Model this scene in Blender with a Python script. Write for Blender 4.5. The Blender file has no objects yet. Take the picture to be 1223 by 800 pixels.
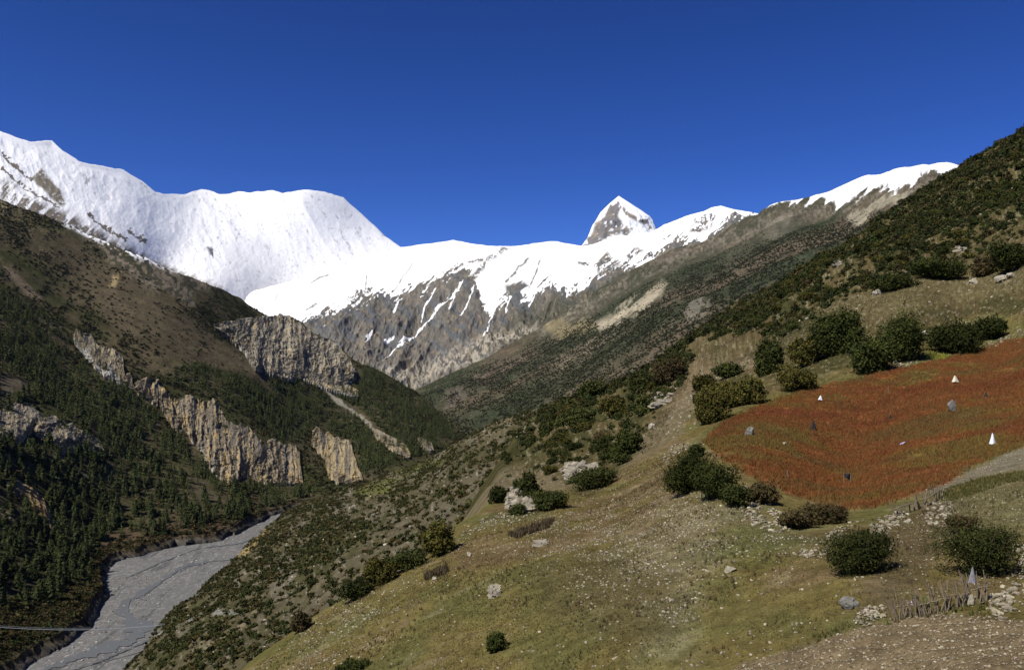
import bpy, math
import numpy as np
rng = np.random.default_rng(7)

# ------------------------------------------------------------------ camera, sky, sun, exposure
scn = bpy.context.scene
C = scn.collection
W0, H0, F, HZ = 1223.0, 800.0, 960.0, 440.0        # photograph frame, focal length and horizon row
cam_d = bpy.data.cameras.new('camera'); cam = bpy.data.objects.new('camera', cam_d); C.objects.link(cam)
cam_d.sensor_fit = 'HORIZONTAL'; cam_d.sensor_width = 36; cam_d.lens = 36 * F / W0
cam_d.shift_y = (HZ - 400) / W0
cam_d.clip_start = 0.5; cam_d.clip_end = 90000
cam.location = (0, 0, 0); cam.rotation_euler = (math.radians(90), 0, 0)
scn.camera = cam

SUN_EL, SUN_AZ = 51.0, -130.0                       # azimuth clockwise from the view direction (+Y)
sel, saz = math.radians(SUN_EL), math.radians(SUN_AZ)
sdir = np.array([math.cos(sel) * math.sin(saz), math.cos(sel) * math.cos(saz), math.sin(sel)])
ld = bpy.data.lights.new('sun', 'SUN'); ld.energy = 5.0; ld.angle = math.radians(0.5); ld.color = (1.0, .965, .9)
lo = bpy.data.objects.new('sun', ld); C.objects.link(lo)
from mathutils import Vector
lo.rotation_euler = Vector((-sdir[0], -sdir[1], -sdir[2])).to_track_quat('-Z', 'Y').to_euler()
world = bpy.data.worlds.new("World"); scn.world = world; world.use_nodes = True
wn = world.node_tree; bg = wn.nodes['Background']
sky = wn.nodes.new('ShaderNodeTexSky'); sky.sky_type = 'NISHITA'; sky.sun_disc = False
sky.sun_elevation = sel; sky.sun_rotation = saz; sky.altitude = 3600; sky.air_density = .75
sky.dust_density = 0.0; sky.ozone_density = 4.0
hs = wn.nodes.new('ShaderNodeHueSaturation'); hs.inputs['Saturation'].default_value = 1.27; hs.inputs['Hue'].default_value = .521
wn.links.new(sky.outputs[0], hs.inputs['Color']); tcw = wn.nodes.new('ShaderNodeTexCoord'); spz = wn.nodes.new('ShaderNodeSeparateXYZ'); mrz = wn.nodes.new('ShaderNodeMapRange'); scw = wn.nodes.new('ShaderNodeVectorMath'); scw.operation = 'SCALE'
mrz.inputs[1].default_value = .05; mrz.inputs[2].default_value = .42; mrz.inputs[3].default_value = 1.24; mrz.inputs[4].default_value = .92      # the zenith is darker at this altitude
wn.links.new(tcw.outputs['Generated'], spz.inputs[0]); wn.links.new(spz.outputs['Z'], mrz.inputs[0]); wn.links.new(hs.outputs[0], scw.inputs[0]); wn.links.new(mrz.outputs[0], scw.inputs['Scale'])
wn.links.new(scw.outputs[0], bg.inputs[0])
bg.inputs[1].default_value = 0.105
scn.view_settings.view_transform = 'Standard'; scn.view_settings.look = 'None'
scn.view_settings.exposure = 0.2; scn.view_settings.gamma = 1.0
scn.cycles.max_bounces = 4; scn.cycles.diffuse_bounces = 2

# ------------------------------------------------------------------ maths helpers
def hash3(ix, iy, iz, seed):
    h = (ix.astype(np.int64) * 374761393 + iy.astype(np.int64) * 668265263 + iz.astype(np.int64) * 2147483647 + seed * 1442695041) & 0xffffffff
    h = ((h ^ (h >> 13)) * 1274126177) & 0xffffffff
    h = ((h ^ (h >> 16)) * 2246822519) & 0xffffffff
    return ((h ^ (h >> 15)) & 0xffffff).astype(np.float64) / 0xffffff * 2 - 1
def vnoise(x, y, z=None, seed=0):
    if z is None: z = np.zeros_like(x)
    x, y, z = np.broadcast_arrays(x, y, z)
    ix, iy, iz = np.floor(x), np.floor(y), np.floor(z)
    fx, fy, fz = x - ix, y - iy, z - iz
    ux, uy, uz = [f * f * f * (f * (f * 6 - 15) + 10) for f in (fx, fy, fz)]
    out = 0
    for dz in (0, 1):
        if dz == 1 and not z.any(): continue
        for dy in (0, 1):
            for dx in (0, 1):
                w = (ux if dx else 1 - ux) * (uy if dy else 1 - uy) * (uz if dz else 1 - uz)
                out = out + w * hash3(ix + dx, iy + dy, iz + dz, seed)
    return out
def fbm(x, y, z=None, seed=0, oct=5, gain=.5, ridged=False):
    a, s, tot = 1.0, 0, 0
    for o in range(oct):
        r = 1.0 + 0 * o
        c, sn = math.cos(.6 * o), math.sin(.6 * o)
        xx, yy = c * x - sn * y, sn * x + c * y
        n = vnoise(xx + 17.3 * o, yy - 9.1 * o, None if z is None else z + 3.7 * o, seed + o)
        if ridged: n = 1 - 2 * np.abs(n)
        s = s + a * n; tot += a
        x, y = x * 2.03, y * 2.03
        if z is not None: z = z * 2.03
        a *= gain
    return s / tot
def P3(px, py, Y):
    px, py, Y = np.broadcast_arrays(np.asarray(px, float), np.asarray(py, float), np.asarray(Y, float))
    return np.stack([(px - 611.5) / F * Y, Y, (HZ - py) / F * Y], -1)
def proj(P):
    return 611.5 + F * P[..., 0] / P[..., 1], HZ - F * P[..., 2] / P[..., 1]
def tps(ctrl):
    c = np.array(ctrl, float); q = c[:, :2] / 1000; v = 1 / c[:, 2]
    def U(d2): return np.where(d2 > 1e-12, d2 * np.log(d2 + 1e-12), 0)
    n = len(q); d2 = ((q[:, None] - q[None]) ** 2).sum(-1)
    A = np.zeros((n + 3, n + 3)); A[:n, :n] = U(d2) + np.eye(n) * 1e-4
    A[:n, n] = 1; A[:n, n + 1:] = q; A[n, :n] = 1; A[n + 1:, :n] = q.T
    w = np.linalg.solve(A, np.concatenate([v, [0, 0, 0]]))
    lo_, hi_ = v.min() * .8, v.max() * 1.3
    def f(px, py):
        X, Yv = px / 1000, py / 1000
        r = w[n] + w[n + 1] * X + w[n + 2] * Yv
        for k in range(n): r = r + w[k] * U((X - q[k, 0]) ** 2 + (Yv - q[k, 1]) ** 2)
        return 1 / np.clip(r, lo_, hi_)
    return f
def curve(pts, n, mode='arc'):
    p = np.array(pts, float)
    if mode == 'x': t = p[:, 0]
    else: t = np.concatenate([[0], np.cumsum(np.hypot(*np.diff(p, axis=0).T))])
    t = (t - t[0]) / (t[-1] - t[0]); s = np.linspace(0, 1, n)
    return np.stack([np.interp(s, t, p[:, 0]), np.interp(s, t, p[:, 1])], -1)
def coons(B, T, Lf, Rt, nx, ny, mode):
    B, T = curve(B, nx, mode), curve(T, nx, mode)
    Lf = np.stack([np.linspace(B[0, i], T[0, i], ny) for i in (0, 1)], -1) if Lf is None else curve(Lf, ny)
    Rt = np.stack([np.linspace(B[-1, i], T[-1, i], ny) for i in (0, 1)], -1) if Rt is None else curve(Rt, ny)
    s = np.linspace(0, 1, nx)[None, :, None]; t = np.linspace(0, 1, ny)[:, None, None]
    return ((1 - t) * B[None] + t * T[None] + (1 - s) * Lf[:, None] + s * Rt[:, None]
            - ((1 - s) * (1 - t) * B[0] + s * (1 - t) * B[-1] + (1 - s) * t * T[0] + s * t * T[-1]))
def inpoly(px, py, poly, soft=0, jit=0):
    """1 inside the polygon, softened over `soft` pixels"""
    if np.ndim(jit): py = py + jit; px = px + jit * .7
    p = np.array(poly, float); inside = np.zeros(px.shape, bool); dmin = np.full(px.shape, 1e9)
    for i in range(len(p)):
        (x1, y1), (x2, y2) = p[i], p[(i + 1) % len(p)]
        if y1 != y2:
            c = ((y1 > py) != (y2 > py)) & (px < (x2 - x1) * (py - y1) / (y2 - y1) + x1); inside ^= c
        L2 = (x2 - x1) ** 2 + (y2 - y1) ** 2 + 1e-9
        tt = np.clip(((px - x1) * (x2 - x1) + (py - y1) * (y2 - y1)) / L2, 0, 1)
        if soft: dmin = np.minimum(dmin, np.hypot(px - x1 - tt * (x2 - x1), py - y1 - tt * (y2 - y1)))
    if not soft: return inside.astype(float)
    sd = np.where(inside, dmin, -dmin); return np.clip(.5 + sd / soft, 0, 1)
def dline(px, py, pts):
    d = np.full(px.shape, 1e9)
    for (x1, y1), (x2, y2) in zip(pts[:-1], pts[1:]):
        tt = np.clip(((px - x1) * (x2 - x1) + (py - y1) * (y2 - y1)) / ((x2 - x1) ** 2 + (y2 - y1) ** 2), 0, 1)
        d = np.minimum(d, np.hypot(px - x1 - tt * (x2 - x1), py - y1 - tt * (y2 - y1)))
    return d
def mixc(a, b, t): return a * (1 - t[..., None]) + np.array(b) * t[..., None]
def sst(a, b, x): t = np.clip((x - a) / (b - a), 0, 1); return t * t * (3 - 2 * t)

# ------------------------------------------------------------------ mesh + object helpers
def mesh_np(name, V, Fc, mat=None, col=None, smooth=False):
    """V (n,3); Fc (m,k) faces all of k corners, or list of such arrays"""
    if not isinstance(Fc, list): Fc = [Fc]
    me = bpy.data.meshes.new(name); V = np.asarray(V, np.float32)
    me.vertices.add(len(V)); me.vertices.foreach_set('co', V.ravel())
    tot = sum(f.size for f in Fc); nf = sum(len(f) for f in Fc)
    me.loops.add(tot); me.polygons.add(nf)
    me.loops.foreach_set('vertex_index', np.concatenate([f.ravel() for f in Fc]).astype(np.int32))
    ks = np.concatenate([np.full(len(f), f.shape[1]) for f in Fc]); st = np.concatenate([[0], np.cumsum(ks)[:-1]])
    me.polygons.foreach_set('loop_start', st.astype(np.int32))
    me.polygons.foreach_set('use_smooth', np.full(nf, smooth, bool))
    me.update(calc_edges=True)
    if col is not None:
        at = me.color_attributes.new('Col', 'FLOAT_COLOR', 'POINT')
        c4 = np.ones((len(V), 4), np.float32); c4[:, :3] = np.asarray(col).reshape(-1, 3); at.data.foreach_set('color', c4.ravel())
    if mat: me.materials.append(mat)
    return me
def obj(name, me, parent=None, loc=None, rot=None, scale=None):
    o = bpy.data.objects.new(name, me); C.objects.link(o)
    if parent is not None: o.parent = parent
    if loc is not None: o.location = tuple(float(v) for v in loc)
    if rot is not None: o.rotation_euler = rot
    if scale is not None: o.scale = scale if hasattr(scale, '__len__') else (scale,) * 3
    return o
def tag(o, label=None, cat=None, group=None, kind=None):
    if label: o['label'] = label
    if cat: o['category'] = cat
    if group: o['group'] = group
    if kind: o['kind'] = kind
    return o
def copy_tree(o, parent=None):
    c = o.copy(); C.objects.link(c); c.parent = parent
    for ch in o.children: copy_tree(ch, c)
    return c

# ------------------------------------------------------------------ materials
def nodes(name):
    m = bpy.data.materials.new(name); m.use_nodes = True; nt = m.node_tree
    return m, nt, nt.nodes['Principled BSDF']
def terrain_mat(name, scales=(1, 6), amp=.35, bump=.5, bdist=1.0, bscale=None, rough=.95, stretch=(1, 1, 1)):
    """albedo from the vertex colour, broken up by world-space noise; relief from a bump"""
    m, nt, b = nodes(name); N, L = nt.nodes.new, nt.links.new
    at = N('ShaderNodeAttribute'); at.attribute_name = 'Col'
    tc = N('ShaderNodeTexCoord'); mp = N('ShaderNodeMapping'); mp.inputs['Scale'].default_value = stretch
    L(tc.outputs['Object'], mp.inputs[0]); cur = at.outputs['Color']
    for s in scales:
        n = N('ShaderNodeTexNoise'); n.inputs['Scale'].default_value = s; n.inputs['Detail'].default_value = 6; n.inputs['Roughness'].default_value = .65
        L(mp.outputs[0], n.inputs['Vector'])
        mr = N('ShaderNodeMapRange'); mr.inputs[1].default_value = .3; mr.inputs[2].default_value = .7
        mr.inputs[3].default_value = 1 - amp; mr.inputs[4].default_value = 1 + amp
        L(n.outputs[0], mr.inputs[0]); mx = N('ShaderNodeVectorMath'); mx.operation = 'SCALE'
        L(cur, mx.inputs[0]); L(mr.outputs[0], mx.inputs['Scale']); cur = mx.outputs[0]
    L(cur, b.inputs['Base Color']); b.inputs['Roughness'].default_value = rough; b.inputs['Specular IOR Level'].default_value = .0
    n = N('ShaderNodeTexNoise'); n.inputs['Scale'].default_value = bscale or scales[-1]; n.inputs['Detail'].default_value = 8; n.inputs['Roughness'].default_value = .7
    L(mp.outputs[0], n.inputs['Vector']); bu = N('ShaderNodeBump'); bu.inputs['Strength'].default_value = bump; bu.inputs['Distance'].default_value = bdist
    L(n.outputs[0], bu.inputs['Height']); L(bu.outputs[0], b.inputs['Normal'])
    return m
def leaf_mat(name, c1, c2, scale=.6, rough=.75, use_col=False, rnd=.35, trans=True):
    m, nt, b = nodes(name); N, L = nt.nodes.new, nt.links.new
    tc = N('ShaderNodeTexCoord'); n = N('ShaderNodeTexNoise'); n.inputs['Scale'].default_value = scale; n.inputs['Detail'].default_value = 4
    L(tc.outputs['Object'], n.inputs['Vector']); cr = N('ShaderNodeValToRGB')
    cr.color_ramp.elements[0].position = .35; cr.color_ramp.elements[1].position = .65
    cr.color_ramp.elements[0].color = (*c1, 1); cr.color_ramp.elements[1].color = (*c2, 1); L(n.outputs[0], cr.inputs[0])
    cur = cr.outputs[0]
    if use_col:
        at = N('ShaderNodeAttribute'); at.attribute_name = 'Col'; mx = N('ShaderNodeMix'); mx.data_type = 'RGBA'; mx.blend_type = 'MULTIPLY'
        mx.inputs['Factor'].default_value = 1; L(cur, mx.inputs['A']); L(at.outputs['Color'], mx.inputs['B']); cur = mx.outputs['Result']
    oi = N('ShaderNodeObjectInfo'); mr = N('ShaderNodeMapRange'); mr.inputs[3].default_value = 1 - rnd; mr.inputs[4].default_value = 1 + rnd
    L(oi.outputs['Random'], mr.inputs[0]); sc = N('ShaderNodeVectorMath'); sc.operation = 'SCALE'; L(cur, sc.inputs[0]); L(mr.outputs[0], sc.inputs['Scale'])
    L(sc.outputs[0], b.inputs['Base Color']); b.inputs['Roughness'].default_value = rough; b.inputs['Specular IOR Level'].default_value = .05
    return m
def plain_mat(name, c, var=.25, scale=8, rough=.85, bump=.3, bdist=.02):
    m, nt, b = nodes(name); N, L = nt.nodes.new, nt.links.new
    tc = N('ShaderNodeTexCoord'); n = N('ShaderNodeTexNoise'); n.inputs['Scale'].default_value = scale; n.inputs['Detail'].default_value = 6
    L(tc.outputs['Object'], n.inputs['Vector']); cr = N('ShaderNodeValToRGB'); e = cr.color_ramp.elements
    e[0].position = .3; e[1].position = .7
    e[0].color = (*[v * (1 - var) for v in c], 1); e[1].color = (*[min(1, v * (1 + var)) for v in c], 1)
    L(n.outputs[0], cr.inputs[0]); L(cr.outputs[0], b.inputs['Base Color']); b.inputs['Roughness'].default_value = rough; b.inputs['Specular IOR Level'].default_value = .2
    bu = N('ShaderNodeBump'); bu.inputs['Strength'].default_value = bump; bu.inputs['Distance'].default_value = bdist; L(n.outputs[0], bu.inputs['Height']); L(bu.outputs[0], b.inputs['Normal'])
    return m

# ------------------------------------------------------------------ terrain sheets
class Sheet: pass
def sheet(name, B, T, ctrl, nx, ny, mode='arc', Lf=None, Rt=None, disp=None, colf=None, mat=None,
          skirts=None, jit=.6, edge_fade=.03, smooth=True, label=None, warp=None):
    """a patch of hillside between four outlines; its distance comes from the control points, its relief from noise"""
    S = Sheet(); g = coons(B, T, Lf, Rt, nx, ny, mode)
    s = np.linspace(0, 1, nx)[None, :] + np.zeros((ny, 1)); t = np.linspace(0, 1, ny)[:, None] + np.zeros((1, nx))
    px, py = g[..., 0].copy(), g[..., 1].copy()
    k = abs(hash(name)) % 50 if False else sum(map(ord, name)) % 50
    py += jit * fbm(px / 9, t * 4 + 50, seed=k, oct=4) * 2.2
    if name == 'left_hillside': py += 6 * fbm(px / 14, py / 14, seed=77, oct=4) * (1 - t) ** 30; px += 7 * fbm(px / 12 + 9, py / 12, seed=78, oct=4) * (1 - t) ** 30
    Y = tps(ctrl)(px, py)
    if warp is not None: Y = Y * warp(px, py, s, t)
    P = P3(px, py, Y)
    S.px, S.py, S.s, S.t = px, py, s, t
    if disp is not None:
        fade = np.minimum(1, np.minimum(np.minimum(t, 1 - t), 1) / edge_fade)
        fade = sst(0, 1, fade) * .85 + .15
        P = P + disp(P, px, py, s, t) * fade[..., None]
    S.P = P
    du = np.gradient(P, axis=1); dv = np.gradient(P, axis=0); n = np.cross(du, dv); n /= np.linalg.norm(n, axis=-1, keepdims=True) + 1e-9
    n *= np.sign(n[..., 2:3] + 1e-9); S.n = n
    col = colf(P, px, py, s, t, n); S.col = col
    rows, cols = [P], [col]
    sk = skirts or {}
    full, fc = P, col
    for side in ('bottom', 'top', 'left', 'right'):
        f = sk.get(side)
        if f is None: continue
        for step in f:
            if side == 'top': e, ec = full[-1], fc[-1]
            elif side == 'bottom': e, ec = full[0], fc[0]
            elif side == 'left': e, ec = full[:, 0], fc[:, 0]
            else: e, ec = full[:, -1], fc[:, -1]
            r = e[:, :2] / np.linalg.norm(e[:, :2], axis=1, keepdims=True)
            a, out, dz = step[:3]             # away from the camera, sideways (+X), down
            ne = e.copy(); ne[:, :2] += r * a; ne[:, 0] += out; nzz = 1 + (1.1 if len(step) > 3 else .15) * fbm(e[:, 0] / (9 if len(step) > 3 else 20), e[:, 1] / 20, seed=3); ne[:, 0] += out * (nzz - 1) * (len(step) > 3); ne[:, 2] -= dz * nzz
            nc = ec if len(step) < 4 else (ec * 0 + np.array(step[3])) * (.75 + .9 * fbm(e[:, 0] / 6, e[:, 1] / 6, seed=int(a * 7 + out * 3) % 9 + 2, oct=4))[:, None]
            if side == 'top': full = np.concatenate([full, ne[None]]); fc = np.concatenate([fc, nc[None]])
            elif side == 'bottom': full = np.concatenate([ne[None], full]); fc = np.concatenate([nc[None], fc])
            elif side == 'left': full = np.concatenate([ne[:, None], full], 1); fc = np.concatenate([nc[:, None], fc], 1)
            else: full = np.concatenate([full, ne[:, None]], 1); fc = np.concatenate([fc, nc[:, None]], 1)
    ny2, nx2 = full.shape[:2]; i = np.arange(ny2 * nx2).reshape(ny2, nx2)
    q = np.stack([i[:-1, :-1], i[:-1, 1:], i[1:, 1:], i[1:, :-1]], -1).reshape(-1, 4)
    S.obj = obj(name, mesh_np(name, full.reshape(-1, 3), q, mat, fc.reshape(-1, 3), smooth)); tag(S.obj, label=label, kind='structure')
    a, b, c = P[:-1, :-1], P[:-1, 1:], P[1:, :-1]
    S.area = np.linalg.norm(np.cross(b - a, c - a), axis=-1)
    ax, ay = px[:-1, :-1], py[:-1, :-1]
    S.parea = np.abs((px[:-1, 1:] - ax) * (py[1:, :-1] - ay) - (px[1:, :-1] - ax) * (py[:-1, 1:] - ay))
    S.ppx, S.ppy = proj(P)
    return S
def scatter(S, n, mask, by='world', r=rng):
    w = (S.area if by == 'world' else S.parea) * mask[:-1, :-1]
    c = np.cumsum(w.ravel()); k = np.searchsorted(c, r.random(n) * c[-1]); k = np.minimum(k, w.size - 1)
    j, i = np.divmod(k, w.shape[1]); u, v = r.random(n)[:, None], r.random(n)[:, None]
    P = S.P
    pt = (1 - v) * ((1 - u) * P[j, i] + u * P[j, i + 1]) + v * ((1 - u) * P[j + 1, i] + u * P[j + 1, i + 1])
    return pt, S.n[j, i], j, i
def ground(S, px, py):
    d = (S.ppx - px) ** 2 + (S.ppy - py) ** 2; k = np.unravel_index(np.argmin(d), d.shape)
    return S.P[k].copy(), S.n[k].copy()

SNOW = np.array([.86, .85, .825])
def relief(amp, lam, fall=(1, 0), stretch=3.0, seed=0, oct=6, up=1.0, fine=0):
    """ridges and gullies that run down the fall line"""
    fx, fy = np.array(fall, float) / math.hypot(*fall)
    def f(P, px, py, s, t):
        a = P[..., 0] * fx + P[..., 1] * fy; c = -P[..., 0] * fy + P[..., 1] * fx
        wob = fbm(a / (lam * 2), c / (lam * 2), seed=seed + 9, oct=3) * lam * .5
        h = fbm((c + wob) / lam, a / (lam * stretch), seed=seed, oct=oct, ridged=True)
        d = np.zeros_like(P); d[..., 2] = amp * h * up
        if fine: d[..., 2] += fine * fbm(P[..., 0] / (lam * .12), P[..., 1] / (lam * .12), P[..., 2] / (lam * .12), seed=seed + 4, oct=4)
        return d
    return f

# --- great snow face on the left
def col_massif(P, px, py, s, t, n):
    c = np.zeros(P.shape) + SNOW
    nz = fbm((px + py * .8) / 5, (px * -.6 + py) / 26, seed=4, oct=4)
    fine = fbm(px / 3, py / 3, seed=6, oct=3)
    rock = np.array([.16, .135, .10])
    low = inpoly(px, py, [(0, 215), (10, 222), (50, 247), (85, 262), (110, 272), (150, 295), (185, 312), (235, 335), (270, 350), (250, 365), (0, 330)], 10, nz * 9)
    low = np.clip(low - .0, 0, 1) * sst(-.35, .25, nz + fine * .5 + .25 * np.clip((py - 230 - px * .42) / 25, -1, 1) + .1)
    c = mixc(c, rock, low)
    patch = inpoly(px, py, [(40, 214), (50, 202), (60, 214), (72, 228), (79, 245), (74, 250), (60, 238), (52, 228), (42, 220)], 3, nz * 4)
    c = mixc(c, [.2, .17, .12], patch * sst(-.5, .1, fine + .35))
    for ln, w in (([(4, 186), (18, 202), (38, 215)], 2.0), ([(2, 205), (30, 228), (70, 250)], 1.6), ([(105, 258), (125, 272), (150, 288)], 1.8), ([(155, 277), (175, 292)], 2.2)):
        c = mixc(c, rock, sst(-.25, .15, nz * .7 + fine + .9 - dline(px, py + fine * 5, ln) / w))
    st = sst(.40, .62, fbm((px - py * .55) / 5, (py + px * .4) / 28, seed=21, oct=4)) * inpoly(px, py, [(180, 240), (420, 236), (470, 310), (300, 340)], 25)
    c = mixc(c, [.40, .40, .43], st * .75 * sst(-.1, .25, fbm(px / 2.5, py / 3, seed=46, oct=4)))
    c = mixc(c, [.33, .31, .29], sst(.36, .5, fbm((px - py * .5) / 3, (py + px * .4) / 6, seed=47, oct=5, gain=.65)) * .5)
    rk = sst(.28, .4, fbm(px / 7, py / 12, seed=31, oct=4) + .12) * (inpoly(px, py, [(246, 294), (258, 298), (262, 312), (252, 308)], 4) + inpoly(px, py, [(98, 208), (112, 214), (116, 226), (102, 224)], 4) * .6)
    c = mixc(c, [.15, .14, .15], rk)
    return c
snow_mat = terrain_mat('snow and rock', (.004, .03), .04, .10, 12, .02)
def disp_massif(P, px, py, s, t):
    d = relief(26, 1500, (.55, -.83), 3, seed=5, oct=3)(P, px, py, s, t)
    d[..., 2] += (12 * fbm((px - py * .45) / 24, (py + px * .35) / 46, seed=40, oct=6, gain=.5, ridged=True) + 2.2 * fbm(px / 5, py / 6, seed=43, oct=4, gain=.5)) * sst(0, .08, 1 - t)
    return d
S1 = sheet('snow_mountain',
    [(-60, 345), (60, 350), (150, 370), (250, 395), (340, 410), (430, 390), (490, 345)],
    [(-60, 140), (-20, 150), (0, 157), (10, 160), (37, 170), (45, 169), (62, 168), (75, 180), (95, 193), (115, 197), (148, 203), (165, 214), (172, 218), (180, 224), (186, 230),
     (195, 232), (222, 232), (232, 228), (241, 226), (250, 228), (262, 232), (275, 231), (285, 229), (300, 230), (325, 227), (338, 231), (352, 228), (366, 227), (380, 228), (395, 231), (410, 236),
     (418, 244), (430, 254), (445, 268), (460, 282), (475, 293), (490, 305)],
    [(-60, 140, 6800), (0, 157, 7000), (0, 235, 5500), (0, 300, 4600), (150, 203, 8600), (150, 300, 6000), (240, 230, 10500), (366, 227, 11500), (475, 293, 12000),
     (250, 350, 6400), (320, 378, 7600), (400, 330, 9500), (475, 330, 9800), (300, 300, 9000), (200, 320, 6800)],
    900, 420, 'x', disp=disp_massif, colf=col_massif, mat=snow_mat, jit=.5,
    skirts=dict(top=[(200, 0, 60), (900, 0, 700), (3000, 0, 2500)], bottom=[(0, 0, 900)], left=[(0, -400, 300)], right=[(400, 0, 400)]))

# --- middle snow ridge with its rock foot
SL = np.array([(290, 420), (350, 395), (363, 388), (380, 380), (400, 374), (425, 363), (455, 352), (480, 352), (505, 344), (530, 334), (552, 322), (566, 330), (575, 362), (586, 378), (598, 366), (610, 352), (620, 348),
               (633, 357), (653, 342), (676, 352), (696, 344), (716, 334), (742, 319), (767, 322), (787, 301), (810, 285), (838, 291), (853, 281), (868, 266), (886, 259), (930, 262)], float)
def col_ridge(P, px, py, s, t, n):
    gul = .65 * fbm((px * .8 + py * .9) / 8, (px - py) / 22, seed=14, oct=6, gain=.62) + .55 * fbm((px * .8 + py * .9) / 2.6, (px - py) / 20, seed=19, oct=4)
    fine = fbm(px / 2.2, py / 3, seed=16, oct=5, gain=.6)
    c = np.zeros(P.shape) + np.array([.118, .106, .088])
    c = mixc(c, [.17, .15, .118], sst(-.1, .5, fbm(px / 4, py / 16, seed=17, oct=4)))
    c = mixc(c, [.098, .10, .10], sst(.0, .3, fbm((px - py) / 10, (px + py) / 34, seed=18, oct=4)))
    c = mixc(c, [.06, .058, .035], inpoly(px, py, [(560, 430), (600, 392), (640, 365), (700, 350), (760, 330), (900, 270), (900, 330), (640, 420)], 18, gul * 10) * .85)
    cream = inpoly(px, py, [(430, 452), (480, 440), (520, 428), (560, 412), (600, 398), (640, 388), (640, 402), (580, 430), (520, 450), (480, 470), (440, 470)], 12, gul * 8)
    c = mixc(c, [.34, .30, .23], cream * sst(-.2, .35, fine + .1))
    c = mixc(c, [.24, .185, .11], sst(.3, .5, fbm(px / 4, py / 5, seed=77, oct=5)) * .6)
    c = mixc(c, [.07, .064, .052], sst(.05, .35, -fine) * .5); c = mixc(c, [.21, .19, .15], sst(.2, .45, fine) * .35)
    sl = np.interp(px, SL[:, 0], SL[:, 1])
    sn = sst(-1.2, 1.2, sl - py + gul * 20 + fine * 9)
    rib = sst(.0, 1, 1 - dline(px, py + gul * 5, [(606, 296), (590, 308), (575, 322), (562, 340), (545, 352)]) / 7) * sst(-.35, .05, fine + gul * .5)
    rib2 = sst(0, 1, 1 - dline(px, py + gul * 4, [(577, 313), (552, 318), (530, 328)]) / 3.5) * sst(-.3, .1, fine)
    rib3 = sst(0, 1, 1 - dline(px, py + gul * 3, [(633, 308), (618, 325), (603, 342)]) / 2.6) * sst(-.4, .0, fine)
    rib4 = sst(0, 1, 1 - dline(px, py + gul * 3, [(645, 312), (640, 330), (634, 342)]) / 2.2) * sst(-.4, .0, fine)
    rk = inpoly(px, py, [(603, 345), (625, 338), (634, 345), (620, 352), (605, 356)], 4, gul * 5)
    rk2 = inpoly(px, py, [(708, 318), (725, 303), (740, 312), (742, 322), (715, 334)], 6, gul * 9) * sst(-.3, .05, gul + fine * .6)
    rk3 = inpoly(px, py, [(745, 306), (760, 299), (770, 303), (752, 312)], 4, gul * 6) * sst(-.3, .1, fine)
    rk4 = inpoly(px, py, [(828, 268), (848, 255), (858, 262), (850, 276), (838, 285), (822, 280)], 5, gul * 7) * sst(-.25, .1, fine + gul * .4)
    rk5 = inpoly(px, py, [(683, 317), (705, 313), (703, 322), (688, 323)], 3, gul * 5) * sst(-.3, .1, fine)
    rk6 = (dline(px, py + fine * 1.5, [(372, 338), (382, 331), (392, 328)]) < 1.2) | (dline(px, py + fine, [(366, 370), (378, 361)]) < 1.0) | (dline(px, py + gul * 2, [(470, 350), (482, 330), (493, 315)]) < .8) | (dline(px, py + gul * 2, [(436, 352), (438, 332)]) < .8)
    sn = sn * (1 - np.clip(np.maximum.reduce([rib, rib2, rib3, rib4, rk, rk2, rk3, rk4, rk5, rk6.astype(float) * .7]), 0, 1))
    strk = [([(458, 431), (480, 412), (500, 393), (520, 372), (540, 355), (552, 342)], 1.4), ([(436, 413), (444, 403)], 1.4), ([(460, 407), (470, 401)], 1.2), ([(520, 346), (512, 362), (503, 378)], 1.0), ([(545, 348), (536, 372)], .9), ([(566, 344), (560, 360), (550, 380)], 1.1), ([(590, 372), (583, 395), (578, 408)], 1.0), ([(480, 355), (470, 372)], .9), ([(640, 350), (632, 366)], .9), ([(610, 356), (604, 372)], 1.0)]
    for ln, w in strk: sn = np.maximum(sn, sst(0, .5, 1 + fine * .9 - dline(px, py + gul * 5, ln) / w))
    return mixc(c, SNOW, sn)
def disp_ridge(P, px, py, s, t):
    d = relief(34, 480, (.25, -1), 3, seed=15, oct=6)(P, px, py, s, t)
    sl = np.interp(px, SL[:, 0], SL[:, 1]); rk = sst(-10, 25, py - sl)
    d[..., 2] += ((5 + 42 * rk) * fbm((px * .9 + py * .55) / 17, (px * .5 - py) / 46, seed=41, oct=6, ridged=True, gain=.5) + rk * 12 * fbm(px / 5, py / 5, seed=44, oct=4) + (1 - rk) * 20 * fbm((px * .9 + py * .5) / 22, (px * .5 - py) / 40, seed=48, oct=5, gain=.55, ridged=True)) * sst(0, .1, 1 - t)
    return d
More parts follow.
